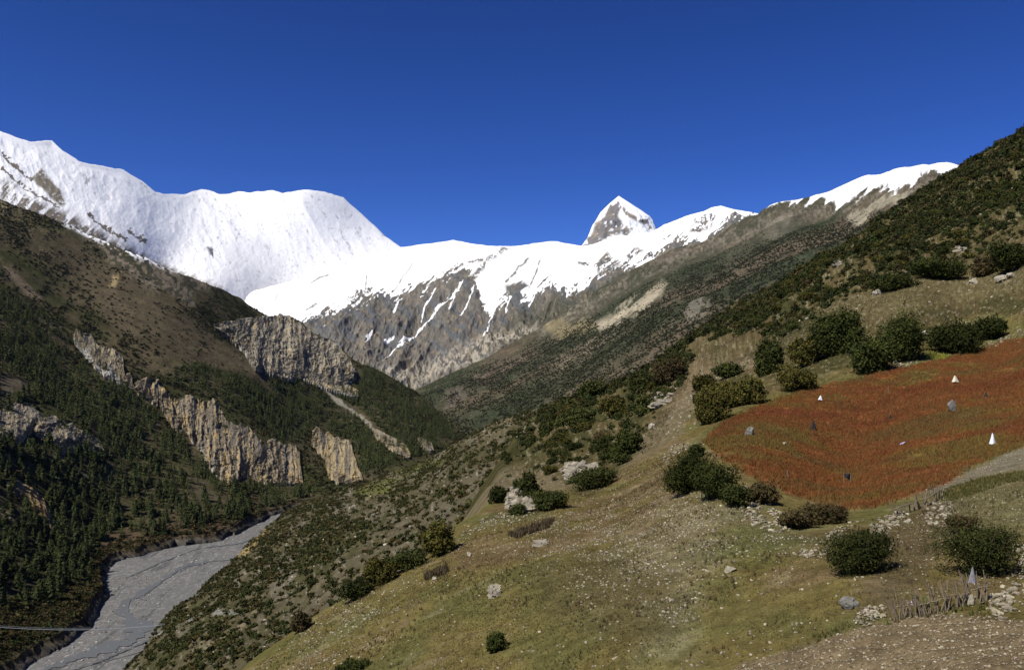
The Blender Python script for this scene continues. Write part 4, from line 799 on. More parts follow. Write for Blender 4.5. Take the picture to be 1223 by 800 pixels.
pt, nn, jj, ii = scatter(N1, NS, um * sst(-.6, .0, fbm(N1.px / 8, N1.py / 6, seed=241, oct=3)) + .05 * inpoly(N1.px, N1.py, UP, 5)); sz = (.6 + 1.5 * rng.random(NS)) * np.clip(pt[:, 1] / 300, .6, 1.4)
merged('ground_cover', lumps, pt, sz, M['scrub'], 'low brown and olive undergrowth between the hillside shrubs', 'undergrowth', rng, colbase=(tn * 1.25)[rng.integers(0, 5, NS)], zoff=-.08)

# the bushes one can tell apart: centre px, base py, width px, height px, foliage, label
NAMED = [
 (826, 588, 56, 48, 'juniper', 'large dark bush, left one of the pair at the left tip of the red field'),
 (853, 597, 50, 44, 'juniper', 'large dark bush, right one of the pair at the left tip of the red field'),
 (879, 607, 30, 28, 'mid', 'small green bush on the rubble bank just below the red field'),
 (1031, 685, 74, 58, 'mid', 'round dark green bush standing alone between the two stick fences'),
 (1172, 688, 92, 66, 'mid', 'big dark bush behind the nearer stick fence at the right edge'),
 (868, 490, 48, 36, 'olive', 'olive bush in the upper part of the hedge left of the red field'),
 (848, 507, 44, 42, 'olive', 'broad olive bush lowest in the hedge left of the red field'),
 (900, 484, 34, 34, 'olive', 'rounded olive bush touching the hedge just above the red field edge'),
 (948, 468, 46, 30, 'olive', 'flat olive green bush nearest the top left edge of the red field'),
 (918, 449, 34, 42, 'juniper', 'upright dark bush standing tall above the red field'),
 (873, 452, 38, 20, 'juniper', 'low dark bush on the terrace beside the bare scree'),
 (962, 438, 44, 34, 'olive', 'brown olive bush between the tall upright bush and the dark thicket'),
 (990, 428, 46, 52, 'juniper', 'leftmost tall bush of the dark thicket above the red field'),
 (1012, 422, 40, 48, 'juniper', 'second tall bush of the dark thicket above the red field'),
 (1034, 447, 44, 44, 'juniper', 'lowest bush of the dark thicket above the red field, over pale stones'),
 (1077, 433, 52, 52, 'juniper', 'dark round bush above the pale stones and yellow flowers'),
 (1138, 422, 58, 40, 'juniper', 'wide dark bush above the yellow flowers at the field edge'),
 (1181, 407, 36, 26, 'juniper', 'rightmost dark bush above the top edge of the red field'),
 (1124, 335, 62, 25, 'juniper', 'long dark bush on the bank at the top of the upper meadow'),
 (1066, 348, 50, 20, 'juniper', 'low dark bush left of the long bush on the upper meadow bank'),
 (1178, 330, 36, 26, 'rust', 'brown bush among the pale stones of the upper meadow'),
 (1212, 325, 52, 32, 'juniper', 'dark bush at the right edge of the photo on the upper meadow'),
 (752, 545, 36, 32, 'juniper', 'dark bush at the foot of the bare scree gully'),
 (704, 586, 52, 28, 'mid', 'long green bush below the pale rock outcrop'),
 (651, 611, 40, 24, 'mid', 'rounded green bush right of the white rock outcrop'),
 (592, 602, 24, 20, 'juniper', 'small bush on the left side of the white rock outcrop'),
 (629, 597, 26, 30, 'juniper', 'dark bush growing on the white rock outcrop'),
 (618, 616, 20, 14, 'mid', 'small green bush at the foot of the white rock outcrop'),
 (592, 778, 25, 24, 'juniper', 'small dark green bush alone in the lower meadow'),
 (524, 664, 42, 40, 'olive', 'highest bush of the row along the meadow edge above the gorge'),
 (487, 681, 48, 24, 'mid', 'second bush down the row along the meadow edge'),
 (456, 698, 40, 28, 'olive', 'third bush down the row along the meadow edge'),
 (426, 716, 36, 26, 'mid', 'lowest bush of the row along the meadow edge'),
 (362, 754, 24, 22, 'rust', 'brown round bush alone on the meadow rim above the gorge'),
 (421, 803, 36, 14, 'juniper', 'low dark bush at the bottom edge of the photo'),
 (797, 458, 36, 30, 'rust', 'brown green bush left of the bare scree patch'),
 (768, 472, 34, 28, 'mid', 'green bush left of the brown one by the scree patch'),
 (735, 500, 34, 24, 'olive', 'olive bush beside the small rocky step on the left hillside'),
 (705, 478, 34, 22, 'mid', 'green bush near the small terrace at the ridge'),
 (688, 512, 38, 26, 'mid', 'broad green bush in the middle of the left shrub bank'),
 (770, 497, 30, 20, 'mid', 'green bush on the scree edge under the rocky step'),
 (955, 632, 44, 24, 'rust', 'dry brown thicket under the lower edge of the red field'),
 (988, 626, 44, 24, 'rust', 'dark brown thicket right under the corner of the red field'),
 (910, 602, 40, 22, 'rust', 'dry brown bush behind the rubble heap below the red field'),
 (840, 470, 26, 20, 'olive', 'small olive bush at the top left of the hedge by the scree'),
 (832, 548, 22, 16, 'mid', 'small green bush on the bank left of the red field'),
 (1150, 638, 34, 22, 'rust', 'brown bush on the stony bank above the nearer stick fence'),
]
for q, (bx, by, bw, bh, kind, lab) in enumerate(NAMED):
    g, n_ = ground(N1, bx, by - 2); d = g[1]; w, h = bw * d / F, bh * d / F
    nleaf = int(np.clip(bw * bh * 4.6, 600, 12000)); leaf = max(.06, 1.9 * d / F * (1 if bw < 45 else .9))
    root = obj('bush', None, None, g - [0, 0, .08 * h]); tag(root, lab, 'bush')
    V, Q, c = bush_geo(w * 1.08, w * .9, h * 1.12, nleaf, leaf, 600 + q, lobes=12 if bw < 45 else 22); obj('foliage', mesh_np('foliage', V, Q, M[kind], c), root)
    V, Q = stems_geo(w * 1.15, h * 1.1, 14, 700 + q, max(.025, .012 * w)); obj('stem', mesh_np('stem', V, Q, M['bark']), root)

# ------------------------------------------------------------------ stones
peb = [rock_geo(800 + v, sx=r_, sz=.8) for v, r_ in enumerate((1, 1.3, .8, 1.1, 1.5))]
M['peb'] = terrain_mat('scattered stone', (3,), .2, .3, .03, 8)
def stones(name, S, n, mask, size, label, seed, tones=((.25, .215, .15), (.33, .285, .20), (.18, .155, .105)), by='world', power=2.5, cat='stones', zoff=0.02):
    r = np.random.default_rng(seed); pt, nn, j, i = scatter(S, n, mask, by, r); T = np.array(tones)
    return merged(name, peb, pt, size[0] + (size[1] - size[0]) * r.random(n) ** power, M['peb'], label, cat, r, colbase=T[r.integers(0, len(T), n)], zoff=zoff)
MEAD = [(290, 840), (300, 800), (410, 716), (480, 684), (545, 645), (590, 612), (680, 595), (790, 545), (838, 530), (870, 570), (930, 640), (1030, 640), (1030, 700), (1060, 735), (960, 768), (880, 795), (850, 840)]
nf = N1.px, N1.py
med = inpoly(*nf, MEAD, 4)
streak = inpoly(*nf, [(700, 700), (740, 640), (800, 600), (870, 590), (960, 640), (880, 640), (830, 680), (820, 780), (760, 780), (790, 690)], 60) + .6 * inpoly(*nf, [(300, 800), (380, 740), (480, 690), (500, 720), (420, 780), (340, 840)], 30) + .5 * inpoly(*nf, [(590, 660), (640, 620), (740, 600), (740, 650), (640, 680)], 20)
stones('loose_stones', N1, 14000, med * (.14 + streak) * sst(-.5, .3, fbm(N1.P[..., 0] / 2, N1.P[..., 1] / 2, seed=250, oct=3)), (.035, .20), 'small pale stones strewn over the sloping meadow', 251, power=3.4, tones=((.27, .235, .165), (.36, .31, .22), (.20, .17, .12)))
stones('field_stones', N1, 9000, inpoly(*nf, PLOUGH, 4) + .25 * inpoly(*nf, STRIP, 3), (.025, .13), 'pale stones lying in the ploughed soil at lower right', 252, power=3.2, tones=((.24, .195, .13), (.34, .29, .20), (.16, .125, .08)))
stones('loose_stones', N1, 2600, inpoly(*nf, [(1060, 720), (1030, 640), (1130, 600), (1300, 560), (1300, 740), (1180, 735)], 5) * .6, (.03, .15), 'pale stones on the grassy bank around the stick fences', 253, power=3)
stones('loose_stones', N1, 1500, inpoly(*nf, [(960, 375), (1040, 345), (1160, 325), (1290, 310), (1290, 385), (1100, 395), (980, 440), (900, 465), (850, 500), (820, 520), (780, 540), (830, 440), (900, 420)], 4), (.15, .8), 'pale stones on the upper meadow and terraces', 254, power=3.5)
stones('loose_stones', N1, 2200, um + .3 * inpoly(*nf, LOWM), (.2, 1.6), 'pale rocks showing between the shrubs of the hillside', 255, power=4, tones=((.26, .22, .15), (.34, .29, .2), (.2, .17, .12)))
stones('loose_stones', G1, 2600, np.ones(G1.px.shape), (.5, 3.2), 'pale rocks scattered on the steep gorge slope', 256, power=5, tones=((.30, .26, .19), (.36, .32, .25), (.22, .19, .15)))
HEAPS = [([(1036, 640), (1048, 622), (1075, 612), (1085, 618), (1068, 630), (1050, 642)], 260, (.10, .42), 'rubble heap of pale stones under the farther stick fence'),
 ([(878, 588), (892, 578), (905, 592), (935, 612), (945, 632), (925, 640), (890, 625)], 420, (.10, .45), 'rubble bank of pale stones below the left tip of the red field'),
 ([(1105, 612), (1128, 596), (1142, 606), (1128, 628), (1108, 630)], 200, (.10, .42), 'pale stones tumbled beside a brown bush above the big bush'),
 ([(1196, 660), (1223, 640), (1260, 640), (1260, 760), (1205, 748), (1190, 745), (1195, 715)], 420, (.10, .36), 'broken dry stone wall at the right edge by the nearer fence'),
 ([(1180, 715), (1205, 708), (1210, 735), (1185, 738)], 130, (.10, .34), 'pale stones piled at the right end of the nearer stick fence'),
 ([(1018, 740), (1030, 728), (1056, 724), (1060, 738), (1040, 744), (1022, 748)], 160, (.08, .30), 'row of pale stones at the left end of the nearer stick fence'),
 ([(945, 665), (960, 658), (988, 655), (990, 662), (965, 672)], 150, (.08, .30), 'line of pale stones in the grass left of the round bush'),
 ([(1068, 434), (1092, 422), (1098, 430), (1075, 438)], 130, (.2, .6), 'pale stone heap under the dark bushes at the field edge'),
 ([(1175, 412), (1200, 400), (1260, 392), (1260, 400), (1200, 410), (1180, 416)], 320, (.15, .6), 'low wall of grey stones along the top right edge of the field'),
 ([(590, 630), (560, 640), (545, 660), (540, 655), (555, 630), (600, 612), (640, 610), (620, 622)], 380, (.08, .38), 'band of pale rubble on the meadow rim by the bushes'),
 ([(785, 548), (800, 535), (835, 525), (838, 532), (810, 545), (795, 556)], 180, (.12, .5), 'pale stones at the left corner of the red field'),
 ([(960, 650), (1000, 645), (1005, 640), (1030, 620), (1000, 630), (980, 650)], 90, (.1, .35), 'stony lip between the brown thicket and the round bush')]
for q, (pl, n, sz_, lab) in enumerate(HEAPS):
    stones('rubble', N1, int(n * .8), inpoly(*nf, pl, 4, 4 * fbm(nf[0] / 5, nf[1] / 4, seed=275 + q, oct=3)) * sst(-.5, .2, fbm(nf[0] / 4, nf[1] / 3, seed=290 + q, oct=3)), (sz_[0] * .8, sz_[1] * .85), lab, 270 + q, power=2.2, cat='rubble', zoff=.05)
def boulder(px, py, wpx, hpx, mat, lab, seed, name='boulder', dpt=1.0, cat='boulder', S=None):
    S = S or N1; g, _ = ground(S, px, py); d = g[1]; w, h = wpx * d / F, hpx * d / F
    V, Q, c = rock_geo(seed, sx=w * 1.15, sy=w * dpt, sz=h * 1.5, sub=4, rough=.28)
    V = V + .03 * w * np.stack([fbm(V[:, 0] * 6 / w, V[:, 1] * 6 / w, V[:, 2] * 6 / w, seed=seed + 1, oct=3)] * 3, -1)
    V[:, 2] += h * .38; o = obj(name, mesh_np(name, V, Q, mat, c), None, g); return tag(o, lab, cat)
boulder(1013, 725, 20, 13, M['greystone'], 'rounded grey boulder in the grass left of the nearer fence', 901)
boulder(873, 683, 12, 7, M['stone'], 'flat pale block lying alone in the meadow', 902, dpt=.7)
boulder(895, 519, 11, 9, M['greystone'], 'grey boulder in the left part of the red field', 903)
boulder(1137, 492, 10, 11, M['greystone'], 'leaning grey slab standing in the middle of the red field', 904, dpt=.5)
boulder(937, 532, 5, 4, M['stone'], 'small white stone in the red field below the dark bundle', 905)
boulder(560, 664, 6, 5, M['stone'], 'ochre stone on the meadow near the highest rim bush', 906)
boulder(1003, 646, 5, 8, M['stone'], 'pale upright stone beside the brown thicket', 907)
boulder(1158, 722, 12, 12, M['stone'], 'pointed pale stone at the foot of the nearer stick fence', 908)
boulder(1196, 336, 15, 7, M['stone'], 'broad white rock on the upper meadow', 909)
boulder(1163, 338, 9, 5, M['stone'], 'small white rock left of the broad one on the upper meadow', 910)
boulder(1208, 331, 10, 5, M['stone'], 'white rock behind the broad one on the upper meadow', 911)
boulder(1048, 352, 9, 5, M['stone'], 'pale rock below the low dark bush of the upper meadow', 912)
boulder(1105, 400, 8, 6, M['stone'], 'bright rock between the two big dark bushes above the field', 913)
boulder(586, 766, 6, 5, M['stone'], 'small pale rock at the foot of the lone meadow bush', 914)
boulder(779, 512, 9, 5, M['stone'], 'pale rock slab in the scree gully', 915)
boulder(828, 476, 8, 4, M['stone'], 'flat pale rock on the bare scree right of the rocky step', 916)
boulder(700, 768, 4, 3, M['stone'], 'tiny pale rock low in the meadow grass', 917)
boulder(518, 692, 6, 4, M['stone'], 'pale rock beside the brown tuft on the meadow rim', 918)
def outcrop(name, px, py, wpx, hpx, lab, seed, dark=0):
    """broken ledges tilted with the slope"""
    g, _ = ground(N1, px, py); d = g[1]; r = np.random.default_rng(seed); Vs, Qs, o = [], [], 0; u = d / F
    V, Q, _c = rock_geo(seed + 99, sx=wpx * 1.1 * u, sy=wpx * .8 * u, sz=hpx * .55 * u, sub=4, rough=.5); V[:, 2] += hpx * .05 * u; V[:, 1] += wpx * .15 * u; Vs.append(V); Qs.append(Q); o = len(V)
    for k in range(34):
        V, Q, _c = rock_geo(seed + k, sx=r.uniform(.3, .6) * wpx * u, sy=r.uniform(.3, .6) * wpx * u, sz=r.uniform(.2, .45) * hpx * u, sub=3, rough=.6)
        a = r.uniform(-.1, .75); V = np.stack([V[:, 0] * math.cos(a) - V[:, 2] * math.sin(a), V[:, 1], V[:, 0] * math.sin(a) + V[:, 2] * math.cos(a)], -1)
        x, z = r.uniform(-.34, .34), r.uniform(-.36, .36); q, _ = ground(N1, px + x * wpx, py - hpx * .5 - z * hpx)
        V = V + (q - g) + [0, -.2 * u, .5 * u]; Vs.append(V); Qs.append(Q + o); o += len(V)
    return tag(obj(name, mesh_np(name, np.concatenate(Vs), np.concatenate(Qs), M['outcrop']), None, g), lab, 'rock')
outcrop('rock_outcrop', 622, 612, 44, 34, 'white and dark fractured rock outcrop among small bushes on the rim', 1001)
outcrop('rock_outcrop', 692, 574, 44, 24, 'pale layered rock outcrop above the long green bush', 1031)
outcrop('rock_outcrop', 790, 485, 34, 18, 'ochre rocky step beside the scree on the left hillside', 1061)
outcrop('rock_outcrop', 590, 712, 16, 14, 'small patch of pale bare rock in the meadow', 1091)
outcrop('rock_outcrop', 645, 652, 18, 8, 'low pale ledge in the upper meadow', 1121)
outcrop('rock_outcrop', 1000, 318, 14, 9, 'tan rock face among the shrubs of the upper right hillside', 1151)
outcrop('rock_outcrop', 1148, 300, 16, 8, 'pale rocks above the long dark bush of the upper hillside', 1181)

# ------------------------------------------------------------------ grass, crops
def tuft_geo(seed, n=7, h=1.0, spread=.5, wd=.09):
    r = np.random.default_rng(seed); V, Q = [], []
    for k in range(n):
        a = r.uniform(0, 6.28); b = r.uniform(0, 6.28); x, y = r.normal(size=2) * spread * .3; l = h * r.uniform(.5, 1.1); dx, dy = math.cos(a) * spread * r.random(), math.sin(a) * spread * r.random()
        px_, py_ = math.cos(b) * wd, math.sin(b) * wd; V += [[x - px_, y - py_, -.1], [x + px_, y + py_, -.1], [x + dx + px_ * .3, y + dy + py_ * .3, l], [x + dx - px_ * .3, y + dy - py_ * .3, l]]; Q.append([4 * k, 4 * k + 1, 4 * k + 2, 4 * k + 3])
    return np.array(V), np.array(Q), np.ones((len(V), 3))
M['grass'] = terrain_mat('dry grass', (2,), .15, .0, .01, 8)
tufts = [tuft_geo(1200 + v) for v in range(5)]
def tuftfield(name, n, mask, size, tones, label, cat, seed, follow=.0):
    r = np.random.default_rng(seed); pt, nn, j, i = scatter(N1, n, mask, 'world', r); T = np.array(tones); cb = T[r.integers(0, len(T), n)]
    if follow: cb = cb * (1 - follow) + N1.col[j, i] * follow * 1.15
    return merged(name, tufts, pt, size[0] + (size[1] - size[0]) * r.random(n), M['grass'], label, cat, r, colbase=cb)
grassy = np.clip(med + inpoly(*nf, [(1060, 720), (1030, 640), (1130, 600), (1300, 560), (1300, 740), (1180, 735)], 5) + .4 * inpoly(*nf, [(838, 530), (880, 490), (1000, 455), (1150, 412), (1150, 400), (1000, 440), (900, 470), (820, 520)], 4), 0, 1)
tuftfield('grass', 60000, grassy * sst(-.6, .3, fbm(N1.P[..., 0] / 3, N1.P[..., 1] / 3, seed=260, oct=4)), (.035, .12), [(.125, .10, .036), (.095, .092, .030), (.15, .12, .05), (.11, .075, .036)], 'short dry olive grass covering the sloping meadow', 'grass', 261, .7)
tuftfield('grass', 2500, grassy * sst(.1, .4, fbm(N1.P[..., 0] / 4, N1.P[..., 1] / 4, seed=262, oct=4)), (.10, .24), [(.085, .055, .03), (.10, .075, .04), (.06, .06, .025)], 'taller brown weeds in patches across the meadow', 'weeds', 263)
fm = inpoly(*nf, FIELD, 3, 3 * fbm(N1.px / 6, N1.py / 4, seed=87, oct=3)) * sst(-.75, -.1, fbm(N1.P[..., 0] / 3, N1.P[..., 1] / 3, seed=89, oct=4))
tuftfield('grass', 9000, inpoly(*nf, [(960, 375), (1040, 345), (1160, 325), (1223, 292), (1290, 280), (1290, 385), (1100, 395), (980, 440), (900, 430), (830, 440), (780, 540), (760, 545), (820, 430)], 5), (.2, .5), [(.12, .09, .04), (.09, .08, .035), (.15, .12, .07)], 'dry brown grass on the upper meadow and terraces', 'grass', 264, .5)
tuftfield('buckwheat_crop', 90000, fm, (.10, .32), [(.20, .062, .022), (.14, .055, .022), (.22, .115, .03), (.16, .12, .035), (.17, .085, .025), (.22, .078, .025)], 'rust red buckwheat crop filling the sloping field', 'crop', 265, .6)
tuftfield('weeds', 2200, inpoly(*nf, [(1110, 592), (1160, 574), (1200, 568), (1300, 556), (1300, 566), (1200, 580), (1130, 602)], 2) + .6 * inpoly(*nf, [(1060, 745), (1130, 725), (1190, 722), (1190, 738), (1130, 733), (1060, 748)], 2) + .5 * inpoly(*nf, [(960, 765), (1020, 742), (1060, 735), (1020, 750), (965, 772)], 2), (.06, .22), [(.06, .07, .02), (.08, .08, .025), (.11, .09, .035)], 'green weeds along the stone edge beside the ploughed soil', 'weeds', 266)
tuftfield('yellow_flowers', 110, inpoly(*nf, [(1104, 424), (1112, 418), (1132, 424), (1128, 430), (1108, 428)], 1) + inpoly(*nf, [(798, 582), (812, 578), (814, 584), (800, 586)], 1) * .5, (.25, .5), [(.26, .24, .03), (.14, .15, .03)], 'bright yellow flowers under the dark bushes at the field edge', 'flowers', 267)
tuftfield('weeds', 260, inpoly(*nf, [(1096, 732), (1103, 724), (1108, 734)], 1), (.15, .4), [(.12, .2, .02), (.16, .14, .03)], 'small bright green plant at the foot of the nearer fence', 'weeds', 268)
tuftfield('weeds', 500, inpoly(*nf, [(607, 640), (640, 630), (660, 622), (655, 632), (615, 645)], 2) + inpoly(*nf, [(505, 690), (530, 680), (535, 686), (510, 695)], 2), (.2, .55), [(.095, .07, .04), (.08, .06, .035)], 'reddish dry weeds on the meadow near the rim bushes', 'weeds', 269)

# ------------------------------------------------------------------ fences, scarecrows, bridge
def tube(pts, rads, sides=6):
    pts = np.array(pts, float); V, Q = [], []
    for k, p in enumerate(pts):
        d = pts[min(k + 1, len(pts) - 1)] - pts[max(k - 1, 0)]; d /= np.linalg.norm(d) + 1e-9; a = np.array([0, 0, 1.]) if abs(d[2]) < .9 else np.array([1., 0, 0])
        u = np.cross(d, a); u /= np.linalg.norm(u); v = np.cross(d, u); rd = rads[k] if hasattr(rads, '__len__') else rads
        for t in range(sides): th = 6.2832 * t / sides; V.append(p + rd * (math.cos(th) * u + math.sin(th) * v))
    for k in range(len(pts) - 1):
        for t in range(sides): Q.append([k * sides + t, k * sides + (t + 1) % sides, (k + 1) * sides + (t + 1) % sides, (k + 1) * sides + t])
    n = len(V); V += [pts[0], pts[-1]]
    T3 = [[t, n, (t + 1) % sides] for t in range(sides)] + [[n - sides + t, n - sides + (t + 1) % sides, n + 1] for t in range(sides)]
    return np.array(V), [np.array(Q), np.array(T3)]
def joinf(parts):
    Vs, F4, F3, o = [], [], [], 0
    for V, (q, t) in parts: Vs.append(V); F4.append(q + o); F3.append(t + o); o += len(V)
    return np.concatenate(Vs), [np.concatenate(F4), np.concatenate(F3)]
def fence(line, n, hpx, lab, seed, railf=.62):
    r = np.random.default_rng(seed); c = curve(line, n); g0, _ = ground(N1, *line[len(line) // 2]); root = obj('stick_fence', None, None, g0); tag(root, lab, 'fence'); tops = []
    for k in range(n):
        g, _ = ground(N1, c[k, 0] + r.normal() * 1.2, c[k, 1]); d = g[1]; h = hpx * d / F * r.uniform(.65, 1.3); lean = -r.uniform(.02, .5) if r.random() < .8 else r.uniform(0, .35)
        p0 = g - g0 + [0, 0, -.1]; p1 = p0 + [lean * h, r.normal() * .12 * h, h]; pm = (p0 + p1) / 2 + r.normal(size=3) * .03 * h; rd = r.uniform(.018, .034) * d / 32
        V, Fc = tube([p0, pm, p1], [rd, rd * .9, rd * .5]); obj('stake', mesh_np('stake', V, Fc, M['wood']), root)
        if k % 4 == 0 or k == n - 1: tops.append(p0 + [0, -.04, hpx * d / F * railf + r.normal() * .03])
    V, Fc = tube(tops, [.022 * g0[1] / 32] * len(tops)); obj('rail', mesh_np('rail', V, Fc, M['wood']), root)
    return root
fence([(1068, 741), (1085, 738), (1105, 736), (1130, 730), (1155, 722), (1180, 716)], 84, 32, 'long fence of leaning sticks beside the ploughed soil, nearest the viewer', 41)
fence([(1068, 617), (1085, 612), (1100, 606), (1115, 600), (1126, 594)], 34, 17, 'low stick fence below the corner of the red field, farther of the two', 42, .7)
g, _ = ground(N1, 1088, 722)
def on_ground(px, py): return ground(N1, px, py)[0]
# cloths and bottle on the nearer fence
def cone_cloth(w, h, seed, d=.6, sides=14, rings=8):
    r = np.random.default_rng(seed); V, Q = [], []
    for k in range(rings + 1):
        f = k / rings
        for t in range(sides):
            th = 6.2832 * t / sides; rr = (.06 + .94 * f ** .9) * (1 + .22 * math.sin(3 * th + seed) * f + .12 * math.sin(5 * th + seed * 2) * f); V.append([w / 2 * rr * math.cos(th), w / 2 * d * rr * math.sin(th), h * (1 - f) + .04 * h * math.sin(4 * th + seed) * f])
    for k in range(rings):
        for t in range(sides): Q.append([k * sides + t, k * sides + (t + 1) % sides, (k + 1) * sides + (t + 1) % sides, (k + 1) * sides + t])
    return np.array(V), [np.array(Q), np.array([[0, t, t + 1] for t in range(1, sides - 1)])]
def scarecrow(px, py, wpx, hpx, mat, lab, seed, lift=.18, lean=0.0, post=1.0):
    g = on_ground(px, py); d = g[1]; w, h = wpx * d / F, hpx * d / F; root = obj('scarecrow', None, None, g); tag(root, lab, 'scarecrow'); root.rotation_euler = (0, lean, 0)
    V, Fc = tube([[0, 0, -.15], [0.01, 0, h * .5], [0, 0, h * post]], .028 * max(1, d / 90)); obj('post', mesh_np('post', V, Fc, M['wood']), root)
    V, Fc = tube([[-w * .3, 0, h * .66], [w * .3, 0, h * .7]], .02); obj('crossbar', mesh_np('crossbar', V, Fc, M['wood']), root)
    V, Fc = cone_cloth(w, h * (1 - lift), seed); V[:, 2] += h * lift; obj('cloth', mesh_np('cloth', V, Fc, mat, smooth=True), root); return root
scarecrow(1185, 531, 7.5, 15, M['cloth'], 'tall white cone shaped scarecrow near the right edge of the red field', 1, .08)
scarecrow(1140, 458, 8, 10, M['cream'], 'cream cloth scarecrow high in the red field', 2, .22)
scarecrow(979, 480, 5, 8, M['cloth'], 'small white cloth scarecrow at the top edge of the red field', 3, .3, .15)
scarecrow(972, 514, 6.5, 13, M['dark'], 'dark cloth scarecrow in the upper left part of the red field', 4, .15)
scarecrow(1177, 475, 4.5, 7, M['dark'], 'small black scarecrow in the upper right part of the red field', 5, .1)
scarecrow(1063, 500, 4.5, 6, M['dark'], 'tiny black scarecrow low post in the middle of the red field', 6, .1, 0, 1.6)
# dark cloth strung between two pale posts
g = on_ground(1012, 577); d = g[1]; u = d / F; root = obj('scarecrow', None, None, g); tag(root, 'black cloth strung between two pale posts low in the red field', 'scarecrow')
for x in (-4, 4):
    V, Fc = tube([[x * u, 0, -.1], [x * u, 0, 12.5 * u]], .035); obj('post', mesh_np('post', V, Fc, M['wood']), root)
nx_, nz_ = 9, 7; V = []
for a in range(nz_):
    for b in range(nx_):
        f, e = b / (nx_ - 1), a / (nz_ - 1); bot = 7.5 - 6 * max(0, f - .3); V.append([(-3.8 + 7.6 * f) * u, .05 * math.sin(6 * f + 3 * e), (12 + (bot - 12) * e) * u])
V = np.array(V); i = np.arange(nz_ * nx_).reshape(nz_, nx_); q = np.stack([i[:-1, :-1], i[:-1, 1:], i[1:, 1:], i[1:, :-1]], -1).reshape(-1, 4)
me = mesh_np('cloth', V, q, M['dark'], smooth=True); o = obj('cloth', me, root); o.modifiers.new('thickness', 'SOLIDIFY').thickness = .02
for px_, py_, hp, lab, ln in ((942, 571, 10, 'leaning grey post near the lower left edge of the red field', -.22), (1061, 469, 8, 'thin pale post near the top of the red field', -.05)):
    g = on_ground(px_, py_); d = g[1]; V, Fc = tube([[0, 0, -.1], [ln * hp * d / F, 0, hp * d / F]], [.06, .04]); tag(obj('post', mesh_np('post', V, Fc, M['greystone']), None, g), lab, 'post')
# rag and bottle on the near fence
def on_fence(px, py, dz_px): g = on_ground(px, py); return g + [0, -.12, dz_px * g[1] / F]
g = on_fence(1088, 735, 14); d = g[1]; u = d / F
prof = [(0, 2.0), (.3, 2.1), (3.6, 2.1), (5.0, 1.2), (5.6, .75), (7.0, .7)]; V, Q = [], []
for k, (z, rr) in enumerate(prof):
    for t in range(12): V.append([rr * u * math.cos(t * .5236), rr * u * math.sin(t * .5236), z * u])
for k in range(len(prof) - 1):
    for t in range(12): Q.append([k * 12 + t, k * 12 + (t + 1) % 12, k * 12 + 12 + (t + 1) % 12, k * 12 + 12 + t])
root = obj('bottle', None, None, g); tag(root, 'small white plastic bottle hung upright on the nearer stick fence', 'bottle'); obj('bottle_body', mesh_np('bottle_body', np.array(V), np.array(Q), M['violet'], smooth=True), root)
V2, Fc = tube([[0, 0, 7.0 * u], [0, 0, 8.6 * u]], .9 * u, 10); obj('cap', mesh_np('cap', V2, Fc, M['dark']), root)
V2, Fc = tube([[0, 0, 8.4 * u], [.5 * u, .1, 12 * u], [0, .12, 16 * u]], .2 * u, 5); obj('cord', mesh_np('cord', V2, Fc, M['dark']), root)
g = on_fence(1159, 726, 32); u = g[1] / F; V, Fc = cone_cloth(9 * u, 20 * u, 5, .3); tag(obj('rag', mesh_np('rag', V, Fc, plain_mat('grey rag', (.24, .23, .26), .3, 6)), None, g), 'grey rag draped over the tips of the nearer stick fence', 'rag').data.shade_smooth()
g = on_ground(1079, 531); u = g[1] / F; V, Q, c = rock_geo(77, sx=9 * u, sy=3 * u, sz=2.5 * u, sub=2); V[:, 2] += .15; V[:, 2] += V[:, 0] * .35; tag(obj('plastic_sheet', mesh_np('plastic_sheet', V, Q, M['violet']), None, g), 'crumpled pale violet scrap lying in the middle of the red field', 'scrap')

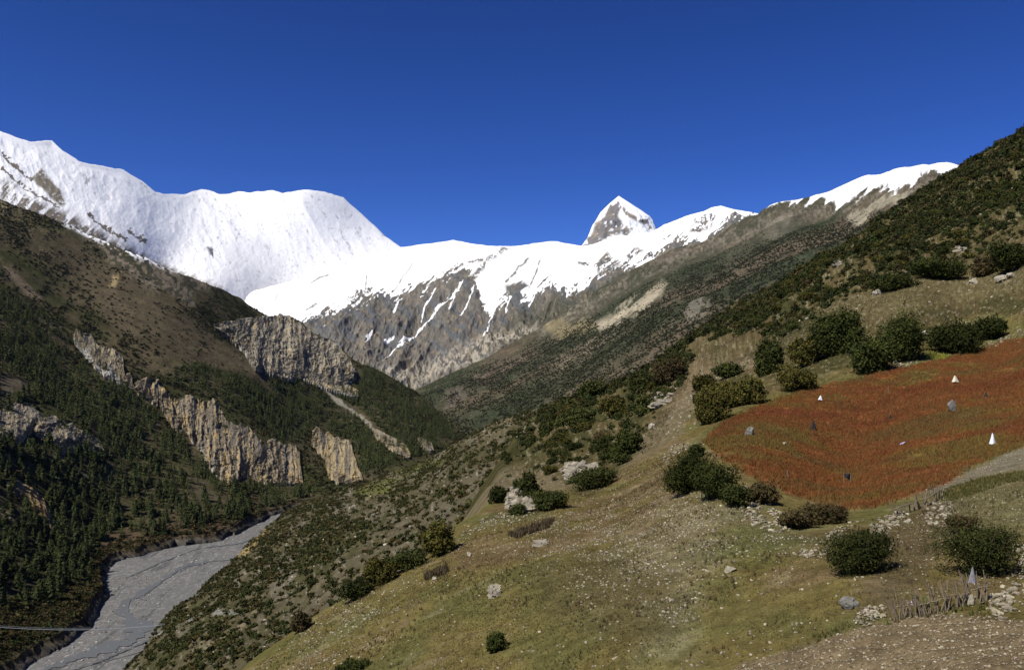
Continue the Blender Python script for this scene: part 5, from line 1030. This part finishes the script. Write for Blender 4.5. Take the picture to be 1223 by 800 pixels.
# suspension footbridge over the river
A = P3(-60, 742, 610); Bm = P3(112, 757, 715); E = P3(290, 731, 790)
root = obj('suspension_bridge', None, None, A); tag(root, 'long grey cable footbridge crossing the river at lower left', 'bridge')
n = 60; f = np.linspace(0, 1, n)[:, None]; mid = P3(115, 766, 680)
deck = (1 - f) ** 2 * A + 2 * f * (1 - f) * mid + f ** 2 * E - A
side = np.array([E[1] - A[1], -(E[0] - A[0]), 0]); side /= np.linalg.norm(side)
V, Fc = [], []
for k in range(n):
    for sx, z in ((-.6, 0), (.6, 0), (.6, -.12), (-.6, -.12)): V.append(deck[k] + side * sx + [0, 0, z])
Fc = [[k * 4 + t, k * 4 + (t + 1) % 4, k * 4 + 4 + (t + 1) % 4, k * 4 + 4 + t] for k in range(n - 1) for t in range(4)]
obj('deck', mesh_np('deck', np.array(V), np.array(Fc), M['steel']), root)
for sx in (-.65, .65):
    V, Fc = tube(deck + side * sx + [0, 0, 1.15], .07, 5); obj('handrail_cable', mesh_np('handrail_cable', V, Fc, M['steel']), root)
hang = [tube([deck[k] + side * sx, deck[k] + side * sx + [0, 0, 1.15]], .02, 4) for k in range(1, n) for sx in (-.65, .65)]
V, Fc = joinf(hang); obj('side_mesh', mesh_np('side_mesh', V, Fc, M['steel']), root)
for e in (deck[0], deck[-1]):
    for sx in (-.9, .9):
        V, Fc = tube([e + side * sx + [0, 0, -3], e + side * sx + [0, 0, 2.6]], .22, 6); obj('tower_post', mesh_np('tower_post', V, Fc, M['stone']), root)
bpy.context.view_layer.update()

# ------------------------------------------------------------------ air
hb = np.array([[x, y, z] for z in (-331.5, 3200) for y in (-3500, 15500) for x in (-13000, 13000)], float)
hm, ht, hp = nodes('thin mountain air'); ht.nodes.remove(hp); pv = ht.nodes.new('ShaderNodeVolumePrincipled')
pv.inputs['Color'].default_value = (.45, .68, 1, 1); pv.inputs['Density'].default_value = 4.5e-6; pv.inputs['Anisotropy'].default_value = .2
ht.links.new(pv.outputs[0], ht.nodes['Material Output'].inputs['Volume'])
tag(obj('haze', mesh_np('haze', hb, np.array([[0, 2, 3, 1], [4, 5, 7, 6], [0, 1, 5, 4], [2, 6, 7, 3], [0, 4, 6, 2], [1, 3, 7, 5]]), hm)), kind='stuff')
